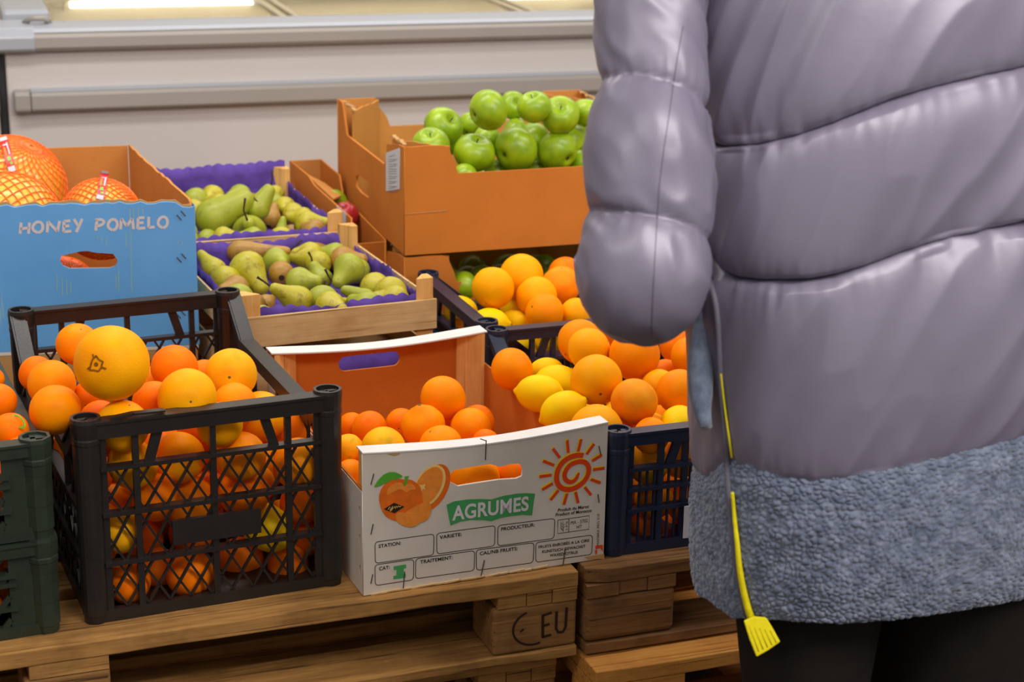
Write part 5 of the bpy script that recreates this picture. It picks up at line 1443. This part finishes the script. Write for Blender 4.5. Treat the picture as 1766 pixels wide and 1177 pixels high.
# fleece edge of the pocket at the side
mb = MB(); pts = [CAMP+ray(x, y)*t for x, y, t in ((1224, 520, 2.145), (1216, 560, 2.145), (1211, 600, 2.145), (1208, 640, 2.14), (1208, 680, 2.135), (1211, 710, 2.13), (1217, 738, 2.12))]
mb.tube(pts, [.010, .014, .0145, .014, .013, .010, .006], 40)
nv = []
for v in mb.v:
    p = Vector(v); c = min(pts, key=lambda q: (q-p).length); d = (p-c); 
    nv.append(p+(d.normalized()*.0032*(.8-noise.voronoi(p*(1/.0085))[0][0]) if d.length > 1e-6 else d*0))
mb.v = [tuple(v) for v in nv]; pmb('pocket_trim', mb, M['fleece'], jacket)

# sleeves: quilted tubes with an elbow, fleece cuff and a hand
def sleeve(path, marks, tilt, nm):
    """path: (Vector, radius); marks: path positions (0..1) of the quilting seams"""
    P = [Vector(p) for p, r in path]; Rr = [r for p, r in path]
    # smooth resample
    def cr(i, t, A):
        a, b, c, d = A[max(0, i-1)], A[i], A[min(len(A)-1, i+1)], A[min(len(A)-1, i+2)]
        return (b*2+(c-a)*t+(a*2-b*5+c*4-d)*t*t+(b*3-a-c*3+d)*t*t*t)*.5
    n = 190; seg = 96; vs = []; fs = []; prev = None
    pos = lambda s: (lambda i, t: (cr(i, t, P), cr(i, t, Rr)))(min(int(s*(len(P)-1)), len(P)-2), s*(len(P)-1)-min(int(s*(len(P)-1)), len(P)-2))
    for j in range(n+1):
        s = j/n; c, r_ = pos(s); d = (pos(min(1, s+.01))[0]-pos(max(0, s-.01))[0]).normalized()
        u = Vector((1, 0, 0)) if prev is None else prev
        u = (u-d*u.dot(d)).normalized(); prev = u; v = d.cross(u)
        for k in range(seg):
            a = 2*math.pi*k/seg; q = u*math.cos(a)+v*math.sin(a)
            ss = s-tilt*math.cos(a)
            m0 = max([m_ for m_ in marks if m_ <= ss], default=ss-.1); m1 = min([m_ for m_ in marks if m_ > ss], default=ss+.1)
            t = (ss-m0)/(m1-m0); t = min(1, max(0, t)); e = min(t, 1-t)
            pf = (4*t*(1-t))**.40
            w_ = c+q*r_
            dd = -.013+.013*pf+.0045*noise.noise(Vector((a*1.5+s*7, s*14, 5)))*min(1, e/.05)+.0050*(.3-abs(noise.noise(Vector((a*2.0+s*9, s*17, 8)))))*min(1, e/.05)
            dd += .0035*math.exp(-e/.08)*(1-math.exp(-e/.006))*noise.noise(Vector((a*14, s*20, 2)))
            dd -= .0022*math.exp(-((((a-4.9+math.pi) % (2*math.pi))-math.pi)/.035)**2)
            vs.append(w_+q*dd)
    fs = [(j*seg+k, j*seg+(k+1) % seg, (j+1)*seg+(k+1) % seg, (j+1)*seg+k) for j in range(n) for k in range(seg)]
    fs += [tuple(range(seg))[::-1], tuple(n*seg+k for k in range(seg))]
    o = pmesh(nm, vs, fs, M['satin'], jacket)
    e0, e1 = P[-1], (P[-1]-P[-2]).normalized()
    k = MB(); k.tube([e0-e1*.012+e1*.008*i for i in range(8)], [.034, .043, .046, .047, .047, .046, .043, .034], 30); pmb('fleece_cuff', k, M['fleece'], o)
    return o, e0, e1, BVHTree.FromPolygons([tuple(v) for v in vs], fs)
W = lambda px, py, t: CAMP+ray(px, py)*t
fwd_l = Vector((.10, .985, -.20)).normalized()
el = W(1108, 502, 2.00)
lp = [(W(1235, -250, 2.08), .070), (W(1165, -130, 2.05), .072), (W(1128, -30, 2.03), .066), (W(1120, 60, 2.02), .063), (W(1126, 158, 2.01), .066), (W(1119, 270, 2.00), .073), (W(1118, 380, 2.00), .075),
      (W(1110, 460, 1.995), .077), (el+Vector((.0, .02, .006)), .072), (el+fwd_l*.085+Vector((0, 0, -.006)), .064), (el+fwd_l*.16, .056), (el+fwd_l*.22, .048), (el+fwd_l*.27, .040)]
n_ = len(lp)-1
ls, e0, e1, lb = sleeve(lp, [1.1/n_, 4.02/n_, 6.05/n_, 9.6/n_, 11.6/n_], .018, 'sleeve')
def sleeve_line(pts, r, nm):
    P = []
    for x, y in dens(pts, 8):
        d = ray(x, y).normalized(); h = lb.ray_cast(CAMP, d)
        if h[0] is not None: P.append(h[0]-d*.0003)
    if len(P) > 3: mb = MB(); mb.tube(P, r, 5); pmb(nm, mb, M['stitch'], ls)
sleeve_line([(1178, 45), (1170, 90), (1162, 140), (1156, 185), (1146, 250), (1137, 320), (1132, 400), (1128, 470), (1125, 530), (1124, 584)], .0004, 'sleeve_seam')
rf = (JF.ey*.55+Vector((0, 0, -.75))+JF.ex*.05).normalized()
sr = S(0, .93)+JF.ex*.01+Vector((0, 0, .0))
rp = [(S(0, .99)-JF.ex*.06+Vector((0, 0, .03)), .066), (S(0, .93)+JF.ex*.02, .072), (S(0, .80)+JF.ex*.06, .07), (S(0, .68)+JF.ex*.075, .073), (S(0, .56)+JF.ex*.08, .074), (S(0, .50)+JF.ex*.08+JF.ey*.06, .066), (S(0, .46)+JF.ex*.07+JF.ey*.16, .054), (S(0, .43)+JF.ex*.06+JF.ey*.24, .042)]
rs, r0, r1, rb_ = sleeve(rp, [.05, .28, .52, .78, .95], .01, 'sleeve')
def hand(p, d, side, nm='hand'):
    """palm with five curled fingers, one skinned surface"""
    d = d.normalized(); up_ = Vector((0, 0, 1)); sd = d.cross(up_).normalized()*side; dn = (Vector((0, 0, -1))-d*Vector((0, 0, -1)).dot(d)).normalized()
    me = bpy.data.meshes.new(nm); V, E, Rd = [], [], []
    def add(q, r_, par=None):
        V.append(tuple(PINV @ q)); Rd.append(r_)
        if par is not None: E.append((par, len(V)-1))
        return len(V)-1
    w0 = add(p-d*.02, .026); pa = add(p+d*.03, .026, w0)
    for k, (o_, ln, r_) in enumerate(((-.028, .068, .0090), (-.010, .078, .0095), (.009, .074, .0092), (.026, .060, .0082))):
        kn = add(p+d*.075+sd*o_, .0115, pa); a = add(p+d*(.075+ln*.42)+sd*(o_*1.08)+dn*.012, r_, kn); b = add(p+d*(.075+ln*.68)+sd*(o_*1.05)+dn*.034, r_*.92, a); add(p+d*(.075+ln*.78)+sd*o_+dn*.054, r_*.8, b)
    t1 = add(p+d*.035-sd*.036+dn*.008, .013, pa); t2 = add(p+d*.062-sd*.052+dn*.022, .0105, t1); add(p+d*.088-sd*.050+dn*.036, .009, t2)
    me.from_pydata(V, E, []); me.materials.append(M['skin']); o = meshobj(nm, me, person)
    s = o.modifiers.new('skin', 'SKIN'); s.use_smooth_shade = True
    sub = o.modifiers.new('sub', 'SUBSURF'); sub.levels = 2; sub.render_levels = 2
    for i, r_ in enumerate(Rd): o.data.skin_vertices[0].data[i].radius = (r_, r_)
    o.data.skin_vertices[0].data[0].use_root = True
    return o
hand(e0+e1*.055, e1+Vector((0, 0, -.15)), 1); hand(r0+r1*.055, r1, -1)
# trousers and shoes
for sx, nm in ((-.098, 'trouser_leg'), (.130, 'trouser_leg')):
    k = MB(); pts = []; rr = []
    for z, r_, y in ((.02, .058, .0), (.12, .062, .0), (.30, .072, .0), (.46, .078, -.004), (.60, .094, -.006), (.76, .104, -.004), (.90, .108, .0)):
        pts.append(JF.w(sx*(1 if z > .5 else .95), y-.012, z)); rr.append(r_+(.026 if sx > 0 else 0))
    k.tube(pts, rr, 32); pmb(nm, k, M['trousers'], person)
    sh = MB(); sp_pts = [JF.w(sx*.95, -.07, .035), JF.w(sx*.95, -.02, .045), JF.w(sx*.98, .06, .036), JF.w(sx, .13, .030), JF.w(sx*1.02, .17, .026)]
    sh.tube(sp_pts, [.030, .042, .040, .036, .020], 20); pmb('shoe', sh, M['trousers'], person)
# hood, neck and head
k = MB(); c0 = S(1, 1.13)
nk = [JF.w(-.02, .065, 1.12-0+.0), JF.w(-.02, .075, 1.20), JF.w(-.02, .085, 1.28)]
nk = [Vector((p.x, p.y, z-FLOOR*0)) for p, z in zip(nk, (1.02, 1.10, 1.19))]
k.tube(nk, [.062, .056, .058], 24); pmb('neck', k, M['skin'], person)
hc_ = Vector((nk[2].x, nk[2].y, 1.27))+JF.ey*.02
def head_f(p, ph):
    q = Vector((p.x*.074, p.y*.094, p.z*.112))
    if p.z < 0: q.x *= 1+.22*p.z; q.y *= 1+.12*p.z
    if p.y > .75: q.y += .012*math.exp(-((p.x/.16)**2+((p.z+.1)/.28)**2))     # nose
    return q
me = sphere_mesh('head', M['skin'], head_f, 48, 32); hd = meshobj('head', me, person); hd.location = PINV @ hc_
def hair_f(p, ph):
    q = Vector((p.x*.082, p.y*.100-.006, p.z*.120+.004))
    if p.y > .2: q = q*(.86 if p.z < .45 else 1.0)
    if p.z < -.3 and p.y < .2: q.z -= .03
    return q*(1+.03*noise.noise(p*6))
me = sphere_mesh('hair', M['hair'], hair_f, 48, 32); hr = meshobj('hair', me, person); hr.location = hd.location
for sx in (-1, 1):
    me = sphere_mesh('ear', M['skin'], lambda p, ph: Vector((p.x*.008, p.y*.016, p.z*.028)), 12, 8); e = meshobj('ear', me, person); e.location = Vector(hd.location)+Vector((sx*.083, .0, -.005))
    me = sphere_mesh('eye', M['print_black'], lambda p, ph: p*.008, 12, 8); e = meshobj('eye', me, person); e.location = Vector(hd.location)+Vector((sx*.030, .0835, .008))
k = MB(); k.tube([Vector(hd.location)+Vector((x, .086-abs(x)*.25, -.052)) for x in (-.022, -.01, 0, .01, .022)], [.002, .004, .0045, .004, .002], 8); k.build('mouth', M['red_label'], person)
k = MB(); ring = [S(2*math.pi*i/40, 1.135, .004) for i in range(41)]; k.tube(ring, .022, 14, False); pmb('collar', k, M['fleece'], jacket)
